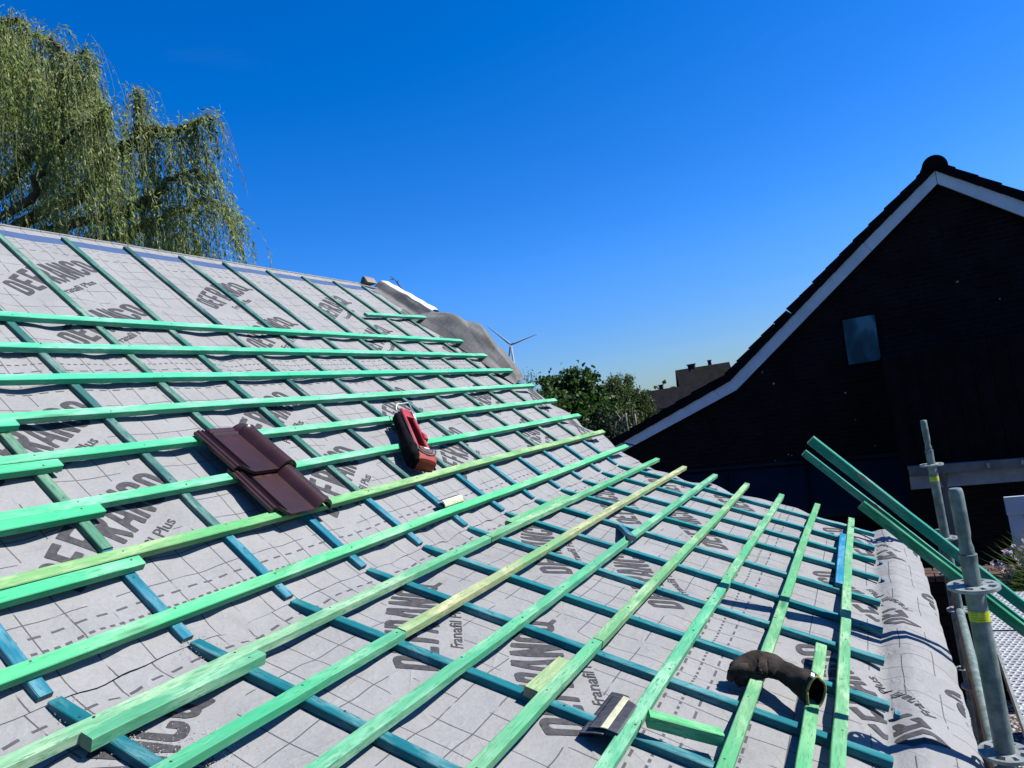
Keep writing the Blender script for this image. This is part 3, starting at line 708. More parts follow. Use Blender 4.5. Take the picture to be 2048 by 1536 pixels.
# ------------------------------------------------------------------ red and black pouch
pr = empty('tool_pouch'); tag(pr, 'red and black tool pouch with a wire hook, hung on the steep roof slope', 'tool pouch')
Pb, Pt = Vector(U(2.83, .385, -.02)), Vector(U(3.105, .775, .012))
ax = (Pt - Pb).normalized(); nz_ = (NU - ax * NU.dot(ax)).normalized(); lx_ = ax.cross(nz_)          # lx_ points to the right (+X, eave side)
MP = Matrix(((lx_.x, ax.x, nz_.x, Pb.x), (lx_.y, ax.y, nz_.y, Pb.y), (lx_.z, ax.z, nz_.z, Pb.z), (0, 0, 0, 1))) @ Matrix.Diagonal((.80, 1, .82, 1))
pr.matrix_world = MP; LP = (Pt - Pb).length
def rrect(w, h, l, z0, n=20, p=3.2, xo=0):
    out = []
    for k in range(n):
        a = 2 * math.pi * (k + .5) / n; c, s = math.cos(a), math.sin(a)
        out.append((xo + w / 2 * abs(c) ** (2 / p) * (1 if c > 0 else -1), l, z0 + h / 2 + h / 2 * abs(s) ** (2 / p) * (1 if s > 0 else -1)))
    return out
def pbuild(mb, name, mats, smooth='auto'):
    o = mb.build(name, mats, smooth=smooth); o.parent = pr; return o
mb = MB(); mb.loft([rrect(.09, .05, .0, .02), rrect(.140, .090, .010, .008), rrect(.160, .108, .035, 0), rrect(.160, .112, .075, .0), rrect(.135, .100, .115, .0), rrect(.110, .085, .135, .0)])
pbuild(mb, 'pouch_bag', M['orange'])
mb = MB(); mb.loft([rrect(.030, .075, .004, .012, xo=-.066), rrect(.060, .108, .03, .004, xo=-.078), rrect(.064, .119, .09, .004, xo=-.080), rrect(.060, .102, .15, .0, xo=-.072), rrect(.045, .082, .25, .0, xo=-.062), rrect(.04, .064, LP * .93, .0, xo=-.055)])
pbuild(mb, 'side_panel', M['black'])
mb = MB()                                         # open red tray: two rails, end piece and floor
for xo, w, z, hh in ((-.036, .020, .026, .072), (.046, .024, .018, .075)):
    mb.loft([rrect(w, hh, .105, z, 12, 5, xo), rrect(w, hh * .95, .28, z, 12, 5, xo * .95), rrect(w, hh * .8, LP, z, 12, 5, xo * .8)])
mb.loft([rrect(.082, .030, .105, .012, 12, 6, .005), rrect(.072, .03, LP, .012, 12, 6, .004)])
mb.loft([rrect(.082, .07, LP - .085, .02, 12, 5), rrect(.076, .06, LP + .004, .02, 12, 5)])
mb.loft([rrect(.030, .085, .20, .018, 12, 5, .054), rrect(.034, .085, .235, .018, 12, 5, .054), rrect(.026, .075, .265, .018, 12, 5, .052)])
pbuild(mb, 'red_tray', M['red'])
mb = MB(); mb.loft([rrect(.055, .004, .115, .043, 12, 6, .006), rrect(.05, .004, LP - .085, .043, 12, 6, .004)]); pbuild(mb, 'tray_liner', M['black'])
for q, (rw, rl) in enumerate(((.066, .056), (.046, .038))):
    mb = MB(); pts = [Vector((.006 + rw * math.cos(a), .092 + rl * math.sin(a), .1100)) for a in np.linspace(math.pi * 1.0, math.pi * 2.0, 22)]
    mb.tube(pts, .0055, 6); pbuild(mb, 'emblem_ring', M['dgrey'], True)
mb = MB(); mb.loft([rrect(.03, .006, .066, .1075, 12, 2.4, .008), rrect(.058, .006, .080, .1075, 12, 3, .008), rrect(.064, .006, .098, .103, 12, 3, .008)]); pbuild(mb, 'emblem_plate', M['dgrey'])
mb = MB(); mb.box((.008, .088, .1135), (.034, .009, .002)); pbuild(mb, 'emblem_mark', M['white'])
mb = MB(); mb.tube([(-.064, .008, .072), (-.064, .03, .100), (-.064, .07, .114), (-.062, .10, .110), (-.054, .14, .100), (-.048, .2, .094), (-.042, .30, .086), (-.034, LP - .02, .072)], .0045, 8); pbuild(mb, 'piping', M['dgrey'], True)
mb = MB(); mb.tube([(-.050, LP - .03, .05), (-.058, LP + .020, .062), (-.052, LP + .040, .075), (.024, LP + .054, .10), (.032, LP + .042, .10), (.038, LP - .02, .088), (.044, LP - .10, .082)], .0036, 8)
pbuild(mb, 'wire_hook', M['wire'], True)
mb = MB(); mb.tube([(.050, LP - .11, .08), (.050, LP - .02, .092), (.036, LP + .036, .099)], .0032, 6); pbuild(mb, 'wire_hook', M['wire'], True)
mb = MB(); mb.tube([(.082, .12, .05), (.094, .06, .028), (.108, .022, .006), (.128, .0, -.006)], [.006, .007, .010, .006], 8); pbuild(mb, 'strap', M['black'], True)
for xx, ll, zz in ((-.044, LP - .01, .06), (-.026, LP - .025, .085), (.036, LP - .03, .088)):
    mb = MB(); mb.tube([(xx, ll, zz - .01), (xx, ll, zz + .004)], .005, 8); pbuild(mb, 'rivet', M['wire'])

# ------------------------------------------------------------------ ribbed strips (offcuts of ridge roll)
def strip(name, lab, pts_fn, nu, nv, cream_rng, amp, lay=1):
    t = empty(name, pts_fn(.5, .5, 0)); tag(t, lab, 'ribbed strip', 'offcuts of ribbed sealing strip')
    inv = t.matrix_basis.inverted()
    def sheet(nm, v0, v1, u0, u1, off, mat, a):
        mb = MB(); P = []
        for i in range(nu):
            for j in range(nv):
                u = u0 + (u1 - u0) * i / (nu - 1); v = v0 + (v1 - v0) * j / (nv - 1)
                P.append(pts_fn(u, v, off + a * math.sin(u * math.pi * 2 * 22)) - t.location)
        mb.add(P, [(i * nv + j, i * nv + j + 1, (i + 1) * nv + j + 1, (i + 1) * nv + j) for i in range(nu - 1) for j in range(nv - 1)])
        mb.uv = [(p.x, p.y) for p in P]
        o = mb.build(nm, mat, t, smooth=True); md = o.modifiers.new('s', 'SOLIDIFY'); md.thickness = .0015
    sheet('ribbed_sheet', 0, 1, 0, 1, 0, M['rib'], amp)
    if lay > 1: sheet('lower_layer', -.22, .55, -.05, 1.20, -.010, M['rib'], amp); 
    sheet('adhesive_band', cream_rng[0], cream_rng[1], -.005, 1.02, .003, M['cream'] if lay > 1 else M['cream'], amp * .4)
    return t
def p_big(u, v, o):                               # u along the batten (0 near), v from the upper left to the batten
    X = 1.592 + .158 * u + .040 * (1 - v) * (u + .25); s = -.978 - .078 * v
    n = -.020 + .026 * v + .005 * math.sin(math.pi * v) + .006 * (1 - u) * (1 - v) + o
    return Lo(X, s, n)
strip('ribbed_strip', 'dark ribbed strip with a cream band, lying against a green batten near the bottom', p_big, 150, 14, (.40, .64), .0016, 2)
def p_small(u, v, o):
    X = 2.69 + .16 * u; s = .185 - .055 * v; n = -.020 + .030 * math.sin(math.pi * (.15 + .75 * v)) + o
    return U(X, s, n)
strip('ribbed_strip', 'small dark ribbed strip with a white band, on the batten just above the bend', p_small, 80, 10, (.38, .95), .001, 1)

# ------------------------------------------------------------------ glove
gl = empty('work_glove', Lo(2.19, -1.36, 0)); tag(gl, 'charcoal work glove with a yellow rimmed open cuff, lying across two green battens', 'glove')
spine = [(2.165, -1.240, -.030, .022, .026), (2.172, -1.252, -.008, .038, .036), (2.192, -1.274, .012, .050, .038), (2.208, -1.296, .024, .055, .038), (2.215, -1.332, .028, .049, .033), (2.202, -1.368, .030, .038, .029),
         (2.182, -1.400, .032, .034, .033), (2.158, -1.430, .034, .034, .042), (2.134, -1.450, .036, .032, .047), (2.118, -1.462, .038, .030, .048)]
def glove_rings(k=1.0, lo=0, n=26):
    R_ = []; pc = [Lo(a, b, c) for a, b, c, _, _ in spine]; gn = SN(31, 9)
    dense = []
    for i in range(lo, len(spine) - 1):
        for q in range(5): dense.append(i + q / 5)
    dense.append(len(spine) - 1)
    for f in dense:
        i = min(int(f), len(spine) - 2); t = f - i; t2 = t * t * (3 - 2 * t)
        c = pc[i].lerp(pc[i + 1], t); d = (pc[min(i + 2, len(pc) - 1)] - pc[max(i - 1, 0)]).normalized()
        a = spine[i][3] * (1 - t2) + spine[i + 1][3] * t2; b = spine[i][4] * (1 - t2) + spine[i + 1][4] * t2
        side = d.cross(NL).normalized(); up = side.cross(d)
        ring = []
        for j in range(n):
            th = 2 * math.pi * j / n; w_ = 1 + .07 * float(gn(math.cos(th) * .3 + f * .13, math.sin(th) * .3)) + .03 * math.sin(5 * th + f * 2.2) + .035 * math.sin(f * 6 + 2 * th) * math.sin(f * 1.7 + th)
            ring.append(c + (side * math.cos(th) * a + up * math.sin(th) * b) * w_ * k - gl.location)
        R_.append(ring)
    return R_
rg = glove_rings(); inner = glove_rings(.88, 5)
mb = MB(); mb.loft(rg, cap=False); mb.add(rg[0], [tuple(range(len(rg[0])))])
mb.build('glove_body', M['glove'], gl, smooth=True)
mb = MB(); mb.loft(inner[::-1], cap=False); mb.add(inner[0], [tuple(range(len(inner[0])))]); mb.build('cuff_lining', M['black'], gl, smooth=True)
mb = MB(); rr = [Vector(p) * 1 for p in rg[-1]]; cc = sum((Vector(p) for p in rg[-1]), Vector()) / len(rg[-1])
mb.tube([cc + (p - cc) * .95 for p in rr] + [cc + (rr[0] - cc) * .95], .0036, 8); mb.build('cuff_trim', M['gtrim'], gl, smooth=True)
mb = MB(); mb.box(rr[5] + Vector((0, .006, .003)), (.022, .010, .006), rot=Matrix.Rotation(.5, 3, 'X')); mb.build('care_label', M['white'], gl, bevel=.001)
for q in range(4):                                # finger backs curl over the far side of the batten
    mb = MB(); x0 = 2.138 + .021 * q
    mb.tube([Lo(x0 + .016, -1.276, .028) - gl.location, Lo(x0 + .010, -1.254, .020) - gl.location, Lo(x0 + .003, -1.234, -.002) - gl.location, Lo(x0 + .004, -1.232, -.024) - gl.location], [.012, .0145, .0145, .010], 10)
    mb.build('finger', M['glove'], gl, smooth=True)

# ------------------------------------------------------------------ our house under the roof
hs_ = empty('house', (2.4, .2, -3.2)); tag(hs_, 'house whose lapped grey roof fills the foreground, red brick walls mostly hidden below the eave', 'house')
mb = MB(); prof = [(-1.62, -.74), (0, -.12), (RIDGE * cU, RIDGE * sU - .14), (5.6, -1.25)]
base_z = -3.2
for X in (-.45, 5.0):
    pass
pts = [(-1.62, base_z)] + prof + [(5.6, base_z)]
A_ = [Vector((-.45, y, z)) - hs_.location for y, z in pts]; B_ = [Vector((4.9, y, z)) - hs_.location for y, z in pts]
n = len(pts); mb.add(A_ + B_, [tuple(range(n)), tuple(range(2 * n - 1, n - 1, -1))] + [(i, n + i, n + (i + 1) % n, (i + 1) % n) for i in range(n) if i in (0, n - 2, n - 1)])
mb.build('wall', M['brick'], hs_)
mb = MB(); ps = [(-1.74, -.785), (0, -.115), (RIDGE * cU, RIDGE * sU - .125), (5.75, -1.30)]; bt = [(y, z - .06) for y, z in ps]
V0 = [Vector((-.5, y, z)) - hs_.location for y, z in ps + bt[::-1]]; V1 = [Vector((5.0, y, z)) - hs_.location for y, z in ps + bt[::-1]]
n = 8; mb.add(V0 + V1, [tuple(range(n)), tuple(range(2 * n - 1, n - 1, -1))] + [(i, n + i, n + (i + 1) % n, (i + 1) % n) for i in range(n)])
mb.build('roof', M['bark'], hs_)
# small ridge piece poking out at the far end of the ridge
mb = MB(); mb.loft([[(0, -.045, 0), (0, -.012, .06), (0, .012, .06), (0, .05, 0)], [(.14, -.05, -.005), (.14, -.012, .058), (.14, .014, .058), (.14, .055, -.005)]]); o = mb.build('ridge_tile', M['pale_bark'], bevel=.006)
o.location = U(5.06, RIDGE, -.04) + Vector((0, 0, .0)); tag(o, 'broken grey ridge tile end at the far end of the ridge', 'ridge tile')

# ------------------------------------------------------------------ ground
def sheet(name, x0, x1, y0, y1, z, mat):
    mb = MB(); mb.add([(x0, y0, z), (x1, y0, z), (x1, y1, z), (x0, y1, z)], [(0, 1, 2, 3)]); o = mb.build(name, mat); o['kind'] = 'structure'; return o
sheet('ground', -3000, 3000, -3000, 3000, -3.2, M['grass'])
sheet('gravel_yard', -3, 12, -9, -1.0, -3.196, M['gravel'])
sheet('garden_soil', 5.2, 12, -.99, 9, -3.192, M['gravel'])

# ------------------------------------------------------------------ scaffold
def rosette(parent, z, mat):
    mb = MB(); n = 48; zt, zb = z + .0045, z - .0045
    def ring(r0, r1, gaps=None):
        for k in range(n):
            a, b = 2 * math.pi * k / n, 2 * math.pi * (k + 1) / n
            if gaps and gaps(k): continue
            q = [(r * math.cos(t), r * math.sin(t), zz) for zz in (zt, zb) for r, t in ((r0, a), (r1, a), (r1, b), (r0, b))]
            mb.add(q, [(0, 1, 2, 3), (7, 6, 5, 4), (0, 3, 7, 4), (1, 5, 6, 2), (0, 4, 5, 1), (3, 2, 6, 7)])
    ring(.022, .034); ring(.034, .053, lambda k: (k % 6) in (1, 2, 3, 4) if (k // 6) % 2 else (k % 6) in (2, 3)); ring(.053, .062)
    return mb.build('rosette', mat, parent)
def standard(X, Y, top, spig, label, ros, stick, zb=-3.2):
    t = empty('scaffold_standard', (X, Y, zb)); tag(t, label, 'scaffold pole', 'upright scaffold poles beside the eave')
    z0 = zb; r = .02415
    mb = MB(); mb.tube([(0, 0, .03), (0, 0, top - z0)], r, 28); mb.build('tube', M['pole'], t, smooth='auto')
    mb = MB(); mb.box((0, 0, .006), (.15, .15, .01)); mb.tube([(0, 0, .011), (0, 0, .03)], .019, 14); mb.build('base_plate', M['galv'], t)
    if spig:
        mb = MB(); b = top - z0; P = [(0, .0205), (.030, .0205), (.060, .0208), (.083, .0225), (.087, .0225), (.088, .0180), (.105, .0178), (.118, .0150), (.128, .0148), (.145, .0172), (.170, .0178), (.252, .0178), (.262, .0165), (.266, .0145)]
        mb.tube([(0, 0, b + z) for z, _ in P], [q for _, q in P], 28); mb.build('spigot', M['pole'], t, smooth='auto')
    for z in ros: rosette(t, z - z0, M['galv'])
    for z in stick:
        mb = MB(); mb.tube([(0, 0, z - .028 - z0), (0, 0, z - z0)], .0247, 28, cap=False); mb.build('sticker', M['sticker'], t, smooth=True)
    return t
st0 = standard(2.24, -1.82, -.212, True, 'nearest galvanised scaffold pole with a yellow sticker, in front of the green boards', [-.212, -.655, -1.10, -1.55, -2.0, -2.45], [-.275])
standard(4.81, -1.925, -.222, True, 'second scaffold pole with a yellow sticker, standing behind the green boards', [-.222, -.655, -1.075, -1.52, -2.0, -2.45], [-.290, -1.135])
standard(7.38, -2.03, -1.15, False, 'dark third scaffold pole just behind the second, standing on the gravel', [-1.55, -2.4], [])
standard(2.24, -2.62, -1.13, False, 'outer scaffold pole carrying the near end of the steel deck', [-1.20], [])
standard(4.81, -2.72, -1.13, False, 'outer scaffold pole carrying the far end of the steel deck', [-1.20], [])
def bar(name, P, r, lab, mat='galv'):
    mb = MB(); P = [Vector(p) for p in P]; c = P[0]; mb.tube([p - c for p in P], r, 16); o = mb.build(name, M[mat], smooth='auto'); o.location = c; return tag(o, lab, 'scaffold tube')
bar('scaffold_ledger', [(2.29, -1.822, -1.10), (4.76, -1.923, -1.075)], .02415, 'lengthwise scaffold tube joining the two tall poles at deck height', 'pole')
bar('scaffold_transom', [(2.24, -1.87, -1.235), (2.24, -2.60, -1.235)], .02415, 'crosswise scaffold tube under the near end of the steel deck')
bar('scaffold_transom', [(4.81, -1.975, -1.235), (4.81, -2.69, -1.235)], .02415, 'crosswise scaffold tube under the far end of the steel deck')
def deck(X0, X1, y0, lab):
    t = empty('scaffold_deck', (X0, y0, -1.2)); tag(t, lab, 'scaffold deck', 'perforated steel scaffold decks')
    L, wd = X1 - X0, .61; sk = -.105 / 2.57 * L
    mb = MB(); V = [(0, 0, 0), (L, sk, 0), (L, sk - wd, 0), (0, -wd, 0)]; mb.add(V + [(x, y, -.004) for x, y, z in V], [(3, 2, 1, 0)[::-1] if 0 else (0, 3, 2, 1), (4, 5, 6, 7), (0, 1, 5, 4), (1, 2, 6, 5), (2, 3, 7, 6), (3, 0, 4, 7)])
    mb.build('deck_plate', M['deck'], t)
    for yy in (.008, -wd - .008):
        mb = MB(); mb.add([(0, yy - .006, .012), (L, sk + yy - .006, .012), (L, sk + yy + .006, .012), (0, yy + .006, .012)] + [(0, yy - .006, -.06), (L, sk + yy - .006, -.06), (L, sk + yy + .006, -.06), (0, yy + .006, -.06)], [(0, 1, 2, 3), (7, 6, 5, 4), (0, 4, 5, 1), (1, 5, 6, 2), (2, 6, 7, 3), (3, 7, 4, 0)])
        mb.build('side_rail', M['galv'], t)
deck(2.27, 4.80, -1.965, 'perforated galvanised steel scaffold deck between the tall poles')
deck(4.83, 5.56, -2.072, 'short perforated steel scaffold deck beyond the second tall pole')
deck(-.35, 2.23, -1.86, 'perforated galvanised steel scaffold deck nearest the camera')

# boards leaning up from the deck past the eave
def board(P0, P1, wd, th, up, colr, lab, sd):
    return batten(P0, P1, None, Vector(up).normalized(), wd, th, colr, 'green_board', lab, 'board', 'green boards leaning up from the scaffold deck', seed=sd, bow=.0015)
def lean(P, colr, wd, th, lab, sd, d=(.122, -.545, -.635)):
    P = Vector(P); d = Vector(d).normalized(); L = (P.z + 1.196) / -d.z
    o = board(P, P + d * L, wd, th, (-1.0, .10, -.02), colr, lab, sd)
    if sd < 403:
        mb = MB(); g = random.Random(sd); c = (.25 + .07 * (sd - 401), wd * .30, .0008)
        ring = [(c[0] + (.035 + .012 * g.random()) * math.cos(a), c[1] + .007 * math.sin(a) * (.6 + g.random()), c[2]) for a in np.linspace(0, 6.0, 14)]
        mb.add(ring, [tuple(range(14))]); t_ = mb.build('torn_patch', M['pale_bark']); t_.parent = o
lean((3.020, -1.424, .160), (.012, .21, .15), .037, .028, 'uppermost dark green board leaning from the deck, wide face with a torn spot', 401)
lean((3.038, -1.392, .112), (.012, .20, .14), .025, .028, 'middle dark green board leaning from the deck, close under the uppermost one', 402)
lean((3.03, -1.560, -.112), (.012, .19, .095), .036, .026, 'lowest dark green board leaning from the deck, its end over the eave', 403, (.036, -.545, -.605))

# ------------------------------------------------------------------ neighbour house with a gable
nh = empty('gable_house', (12, -3.06, -3.2)); tag(nh, 'dark brick gable house in shade with white barge boards, at the right', 'house')
def ext(poly, X0, X1):                            # prism of a YZ polygon along X
    mb = MB(); n = len(poly); o = nh.location
    A = [Vector((X0, y, z)) - o for y, z in poly]; B = [Vector((X1, y, z)) - o for y, z in poly]
    mb.add(A + B, [tuple(range(n)), tuple(range(2 * n - 1, n - 1, -1))] + [(i, n + i, n + (i + 1) % n, (i + 1) % n) for i in range(n)])
    return mb
low = [(4.4, -1.20), (2.02, -.33), (.19, .34), (-2.08, 2.08), (-3.06, 2.83), (-4.0, 2.07), (-6.2, .35), (-9.5, -.85)]
up_ = [(4.4, -1.05), (2.23, -.25), (.27, .50), (-1.99, 2.23), (-3.06, 3.02), (-4.03, 2.28), (-6.25, .56), (-9.5, -.66)]
tp = [(4.45, -.93), (2.38, -.17), (.33, .62), (-1.86, 2.29), (-3.06, 3.16), (-4.05, 2.40), (-6.3, .68), (-9.55, -.54)]
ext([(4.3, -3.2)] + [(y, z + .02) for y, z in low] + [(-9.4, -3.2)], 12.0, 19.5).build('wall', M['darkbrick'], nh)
def lerp(a, b, t): return (a[0] + (b[0] - a[0]) * t, a[1] + (b[1] - a[1]) * t)
def boardpoly(i0, i1, t0=0.0, t1=1.0): return [lerp(low[i0], low[i1], t0), lerp(low[i0], low[i1], t1), lerp(up_[i0], up_[i1], t1), lerp(up_[i0], up_[i1], t0)]
for q in (boardpoly(0, 1, 0, .985), boardpoly(1, 2, 0.0, .86), boardpoly(1, 2, .863, 1.0), boardpoly(2, 3), boardpoly(3, 4, .004, .996), boardpoly(4, 5, .004, 1), boardpoly(5, 6, 0, .996), boardpoly(6, 7)):
    ext(q, 11.86, 11.90).build('barge_board', M['barge'], nh)
mb = MB()
for i in range(7):
    a, b, c, d = up_[i], up_[i + 1], tp[i], tp[i + 1]
    Lg = math.hypot(b[0] - a[0], b[1] - a[1]); k = max(1, round(Lg / .29)); rev = i >= 4
    for j in range(k):
        t0, t1 = j / k, (j + 1) / k; e0, e1 = (.018, 0) if not rev else (0, .018)
        P = [lerp(a, b, t0), lerp(a, b, t1), lerp(c, d, t1), lerp(c, d, t0)]
        jit = rng.uniform(-.006, .006)
        P[0] = (P[0][0], P[0][1] - e0 * .4); P[1] = (P[1][0], P[1][1] - e1 * .4); P[2] = (P[2][0], P[2][1] + e1 + jit); P[3] = (P[3][0], P[3][1] + e0 + jit)
        q = ext(P, 11.83, 19.7); mb.add(q.v, q.f)
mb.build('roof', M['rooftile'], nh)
mb = MB()
for X in np.arange(11.80, 19.6, .36):
    ring = lambda r, x: [Vector((x, -3.06 + r * math.cos(a), 3.06 + r * 1.05 * math.sin(a))) - nh.location for a in np.linspace(-.15, math.pi + .15, 14)]
    mb.loft([ring(.165, X), ring(.150, X + .38)])
mb.build('ridge_cap', M['rooftile'], nh, smooth='auto')
wd_ = empty('w'); bpy.data.objects.remove(wd_)
mb = ext([(-1.47, .42), (-2.0, .42), (-2.02, 1.18), (-1.49, 1.18)], 11.985, 12.02); wf = mb.build('window', M['black'], nh)
ext([(-1.50, .455), (-1.945, .455), (-1.965, 1.145), (-1.52, 1.145)], 11.976, 11.984).build('pane', M['glass'], wf)
ext([(-1.36, .19), (-1.78, .19), (-1.78, .235), (-1.36, .235)], 11.93, 12.0).build('window_sill', M['darkbrick'], nh)
# lean-to with blue grey roofing, and the porch with gutter
def quad_prism(name, top, th, mat):
    mb = MB(); o = nh.location; A = [Vector(p) - o for p in top]; B = [p - Vector((0, 0, th)) for p in A]
    mb.add(A + B, [(0, 1, 2, 3), (7, 6, 5, 4), (0, 4, 5, 1), (1, 5, 6, 2), (2, 6, 7, 3), (3, 7, 4, 0)]); return mb.build(name, mat, nh)
quad_prism('lean_to_roof', [(11.99, 1.6, -.93), (11.99, -1.97, -1.03), (11.2, -1.97, -1.66), (11.2, 1.6, -1.56)], .06, M['slate'])
ext([(1.6, -.90), (-1.97, -1.0), (-1.97, -.95), (1.6, -.85)], 11.94, 11.985).build('flashing', M['slate'], nh)
for yy in (.55, -.65):
    quad_prism('roof_seam', [(11.9, yy, -.93), (11.9, yy - .03, -.93), (11.22, yy - .03, -1.56), (11.22, yy, -1.56)], .02, M['rooftile'])
ext([(1.55, -3.2), (-1.93, -3.2), (-1.93, -1.73), (1.55, -1.63)], 11.3, 11.98).build('lean_to_wall', M['darkbrick'], nh)
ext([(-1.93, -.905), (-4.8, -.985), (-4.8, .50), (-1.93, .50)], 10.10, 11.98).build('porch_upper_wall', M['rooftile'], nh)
for yy in np.arange(-2.1, -4.7, -.19): ext([(yy, -.90), (yy - .018, -.90), (yy - .018, .49), (yy, .49)], 10.078, 10.098).build('cladding_seam', M['rooftile'], nh)
ext([(-1.96, -.905), (-4.8, -.985), (-4.8, -1.06), (-1.97, -1.035)], 9.95, 10.03).build('gutter', M['gutter'], nh, bevel=.01)
ext([(-1.97, -1.04), (-4.8, -1.08), (-4.8, -1.24), (-1.96, -1.21)], 10.06, 10.09).build('fascia', M['fascia'], nh)
for yy in (-2.78, -3.12): ext([(yy, -.955), (yy - .03, -.956), (yy - .03, -1.01), (yy, -1.01)], 9.93, 9.948).build('gutter_bracket', M['galv'], nh)
mb = MB(); mb.tube([Vector((10.05, -2.33, -1.02)) - nh.location, Vector((10.1, -2.33, -1.2)) - nh.location, Vector((10.12, -2.33, -3.2)) - nh.location], .045, 12); mb.build('downpipe', M['gutter'], nh, smooth='auto')
ext([(-1.96, -3.2), (-4.75, -3.2), (-4.75, -1.1), (-1.96, -1.05)], 10.6, 11.98).build('porch_wall', M['darkbrick'], nh)

gt = empty('garden_gate', (8, -2.9, -3.2)); tag(gt, 'pale grey painted plank gate behind the palm, at the right edge', 'gate')
mb = MB()
for k in range(5): mb.box((0, .19 - .125 * k, 1.02), (.03, .118, 2.0))
mb.build('plank', M['gate'], gt, bevel=.003)
mb = MB(); mb.box((-.025, -.06, 2.10), (.03, .64, .17)); mb.build('top_rail', M['gate'], gt, bevel=.003)

bw = MB()
for j in range(3):
    for i in range(8): bw.box((.0 + .115 * j, .09 - .215 * i - .1 * (j % 2), .0), (.105, .205, .065), rot=Matrix.Rotation(rng.uniform(-.02, .02), 3, 'Z'))
bw.box((.12, -.66, -.66), (.30, 1.75, 1.24), 1)  # near-black brick stands in for shade below the coping
o = bw.build('garden_wall', [M['pave'], M['darkbrick']], bevel=.006); o.location = (8.65, -1.75, -1.93); tag(o, 'low red brick garden wall with shade toned dark below its coping, beyond the eave', 'wall')

# ------------------------------------------------------------------ plants
def mesh_np(name, V, F, mats, parent=None, mi=None, smooth=False):
    me = bpy.data.meshes.new(name); V = np.asarray(V, np.float32); F = np.asarray(F, np.int32)
    me.vertices.add(len(V)); me.vertices.foreach_set('co', V.ravel()); k = F.shape[1]
    me.loops.add(F.size); me.loops.foreach_set('vertex_index', F.ravel())
    me.polygons.add(len(F)); me.polygons.foreach_set('loop_start', np.arange(0, F.size, k)); me.polygons.foreach_set('loop_total', np.full(len(F), k))
    for m in (mats if isinstance(mats, list) else [mats]): me.materials.append(m)
    if mi is not None: me.polygons.foreach_set('material_index', np.asarray(mi, np.int32))
    me.update(calc_edges=True); me.validate()
    o = bpy.data.objects.new(name, me); COL.objects.link(o)
    if parent: o.parent = parent; o.matrix_parent_inverse = Matrix.Translation(-Vector(parent.location))
    return o
def leaves(P, D, length, width, g, fold=.25):
    P = np.asarray(P); D = np.asarray(D); n = len(P); D = D / np.linalg.norm(D, axis=1, keepdims=True)
    r = g.normal(size=(n, 3)); sd_ = np.cross(D, r); sd_ /= np.linalg.norm(sd_, axis=1, keepdims=True) + 1e-9
    l = length * g.uniform(.6, 1.25, (n, 1)); w_ = width * g.uniform(.7, 1.3, (n, 1)); nr = np.cross(D, sd_)
    a = P; b = P + D * l * .45 + sd_ * w_ / 2 + nr * fold * w_; c = P + D * l; d = P + D * l * .45 - sd_ * w_ / 2 + nr * fold * w_
    V = np.stack([a, b, c, d], 1).reshape(-1, 3); F = np.arange(4 * n).reshape(n, 4); return V, F

# weeping willow
ww = empty('willow_tree', (10.9, 16.6, -3.2)); tag(ww, 'large weeping willow with hanging strands, behind the ridge at the left', 'tree')
g = np.random.default_rng(5)
limbs = []; ROOT = Vector(ray_pt(-130, 520, 18.6)); TRK = (ROOT.x + .1, ROOT.y + .2)
def limb(pts, r0, r1):
    P = [ray_pt(*p) if not isinstance(p, Vector) else np.array(p) for p in pts]; Q = []
    for i in range(len(P) - 1):
        for q in range(5): Q.append(P[i] + (P[i + 1] - P[i]) * q / 5)
    Q.append(P[-1]); Q = np.array(Q); Q[1:-1] += g.normal(0, .03, (len(Q) - 2, 3)); limbs.append(Q)
    return [Vector(p) for p in Q], list(np.linspace(r0, r1, len(Q)))
mb = MB(); mb.tube([Vector(p) - ww.location for p in ((TRK[0], TRK[1], -3.2), (TRK[0], TRK[1] - .05, -1), (TRK[0], TRK[1] - .1, 1.2), tuple(ROOT))], [.42, .34, .30, .26], 14); mb.build('trunk', M['bark'], ww, smooth=True)
mb = MB()
LB = [([ROOT, (60, 312, 15), (95, 288, 14.4), (107, 250, 14.2), (118, 190, 14), (140, 145, 14), (135, 110, 14), (100, 75, 14), (72, 70, 14)], .16, .016), ([(118, 190, 14), (150, 120, 13.8), (165, 108, 13.7), (188, 135, 13.6)], .03, .01),
      ([ROOT, (160, 400, 14.4), (230, 310, 14.2), (285, 262, 14), (310, 255, 14), (350, 262, 13.8), (400, 240, 13.7), (425, 238, 13.6)], .14, .020), ([(262, 285, 14), (276, 235, 14), (285, 200, 14), (270, 185, 14)], .035, .008),
      ([(285, 262, 14), (330, 280, 13.8), (370, 275, 13.8), (385, 255, 13.7)], .03, .008), ([ROOT, (180, 440, 14.3), (255, 420, 14.2), (300, 400, 14), (340, 360, 13.9), (390, 345, 13.8), (430, 360, 13.7)], .12, .012),
      ([ROOT, (-60, 300, 15), (-20, 150, 15), (10, 40, 14.6), (40, 42, 14.4), (58, 70, 14.2)], .15, .012), ([ROOT, (-200, 260, 15.5), (-200, 60, 15), (-150, -40, 15)], .16, .02),
      ([ROOT, (60, 400, 13.6), (110, 300, 13.2), (190, 230, 13.0), (215, 215, 12.9)], .10, .01), ([ROOT, (250, 470, 14.6), (340, 430, 14.6), (410, 400, 14.5), (455, 420, 14.4), (468, 450, 14.4)], .10, .01)]
for pts, r0, r1 in LB: P, r = limb(pts, r0, r1); mb.tube([p - ww.location for p in P], r, 8)
mb.build('limb', M['bark'], ww, smooth=True)
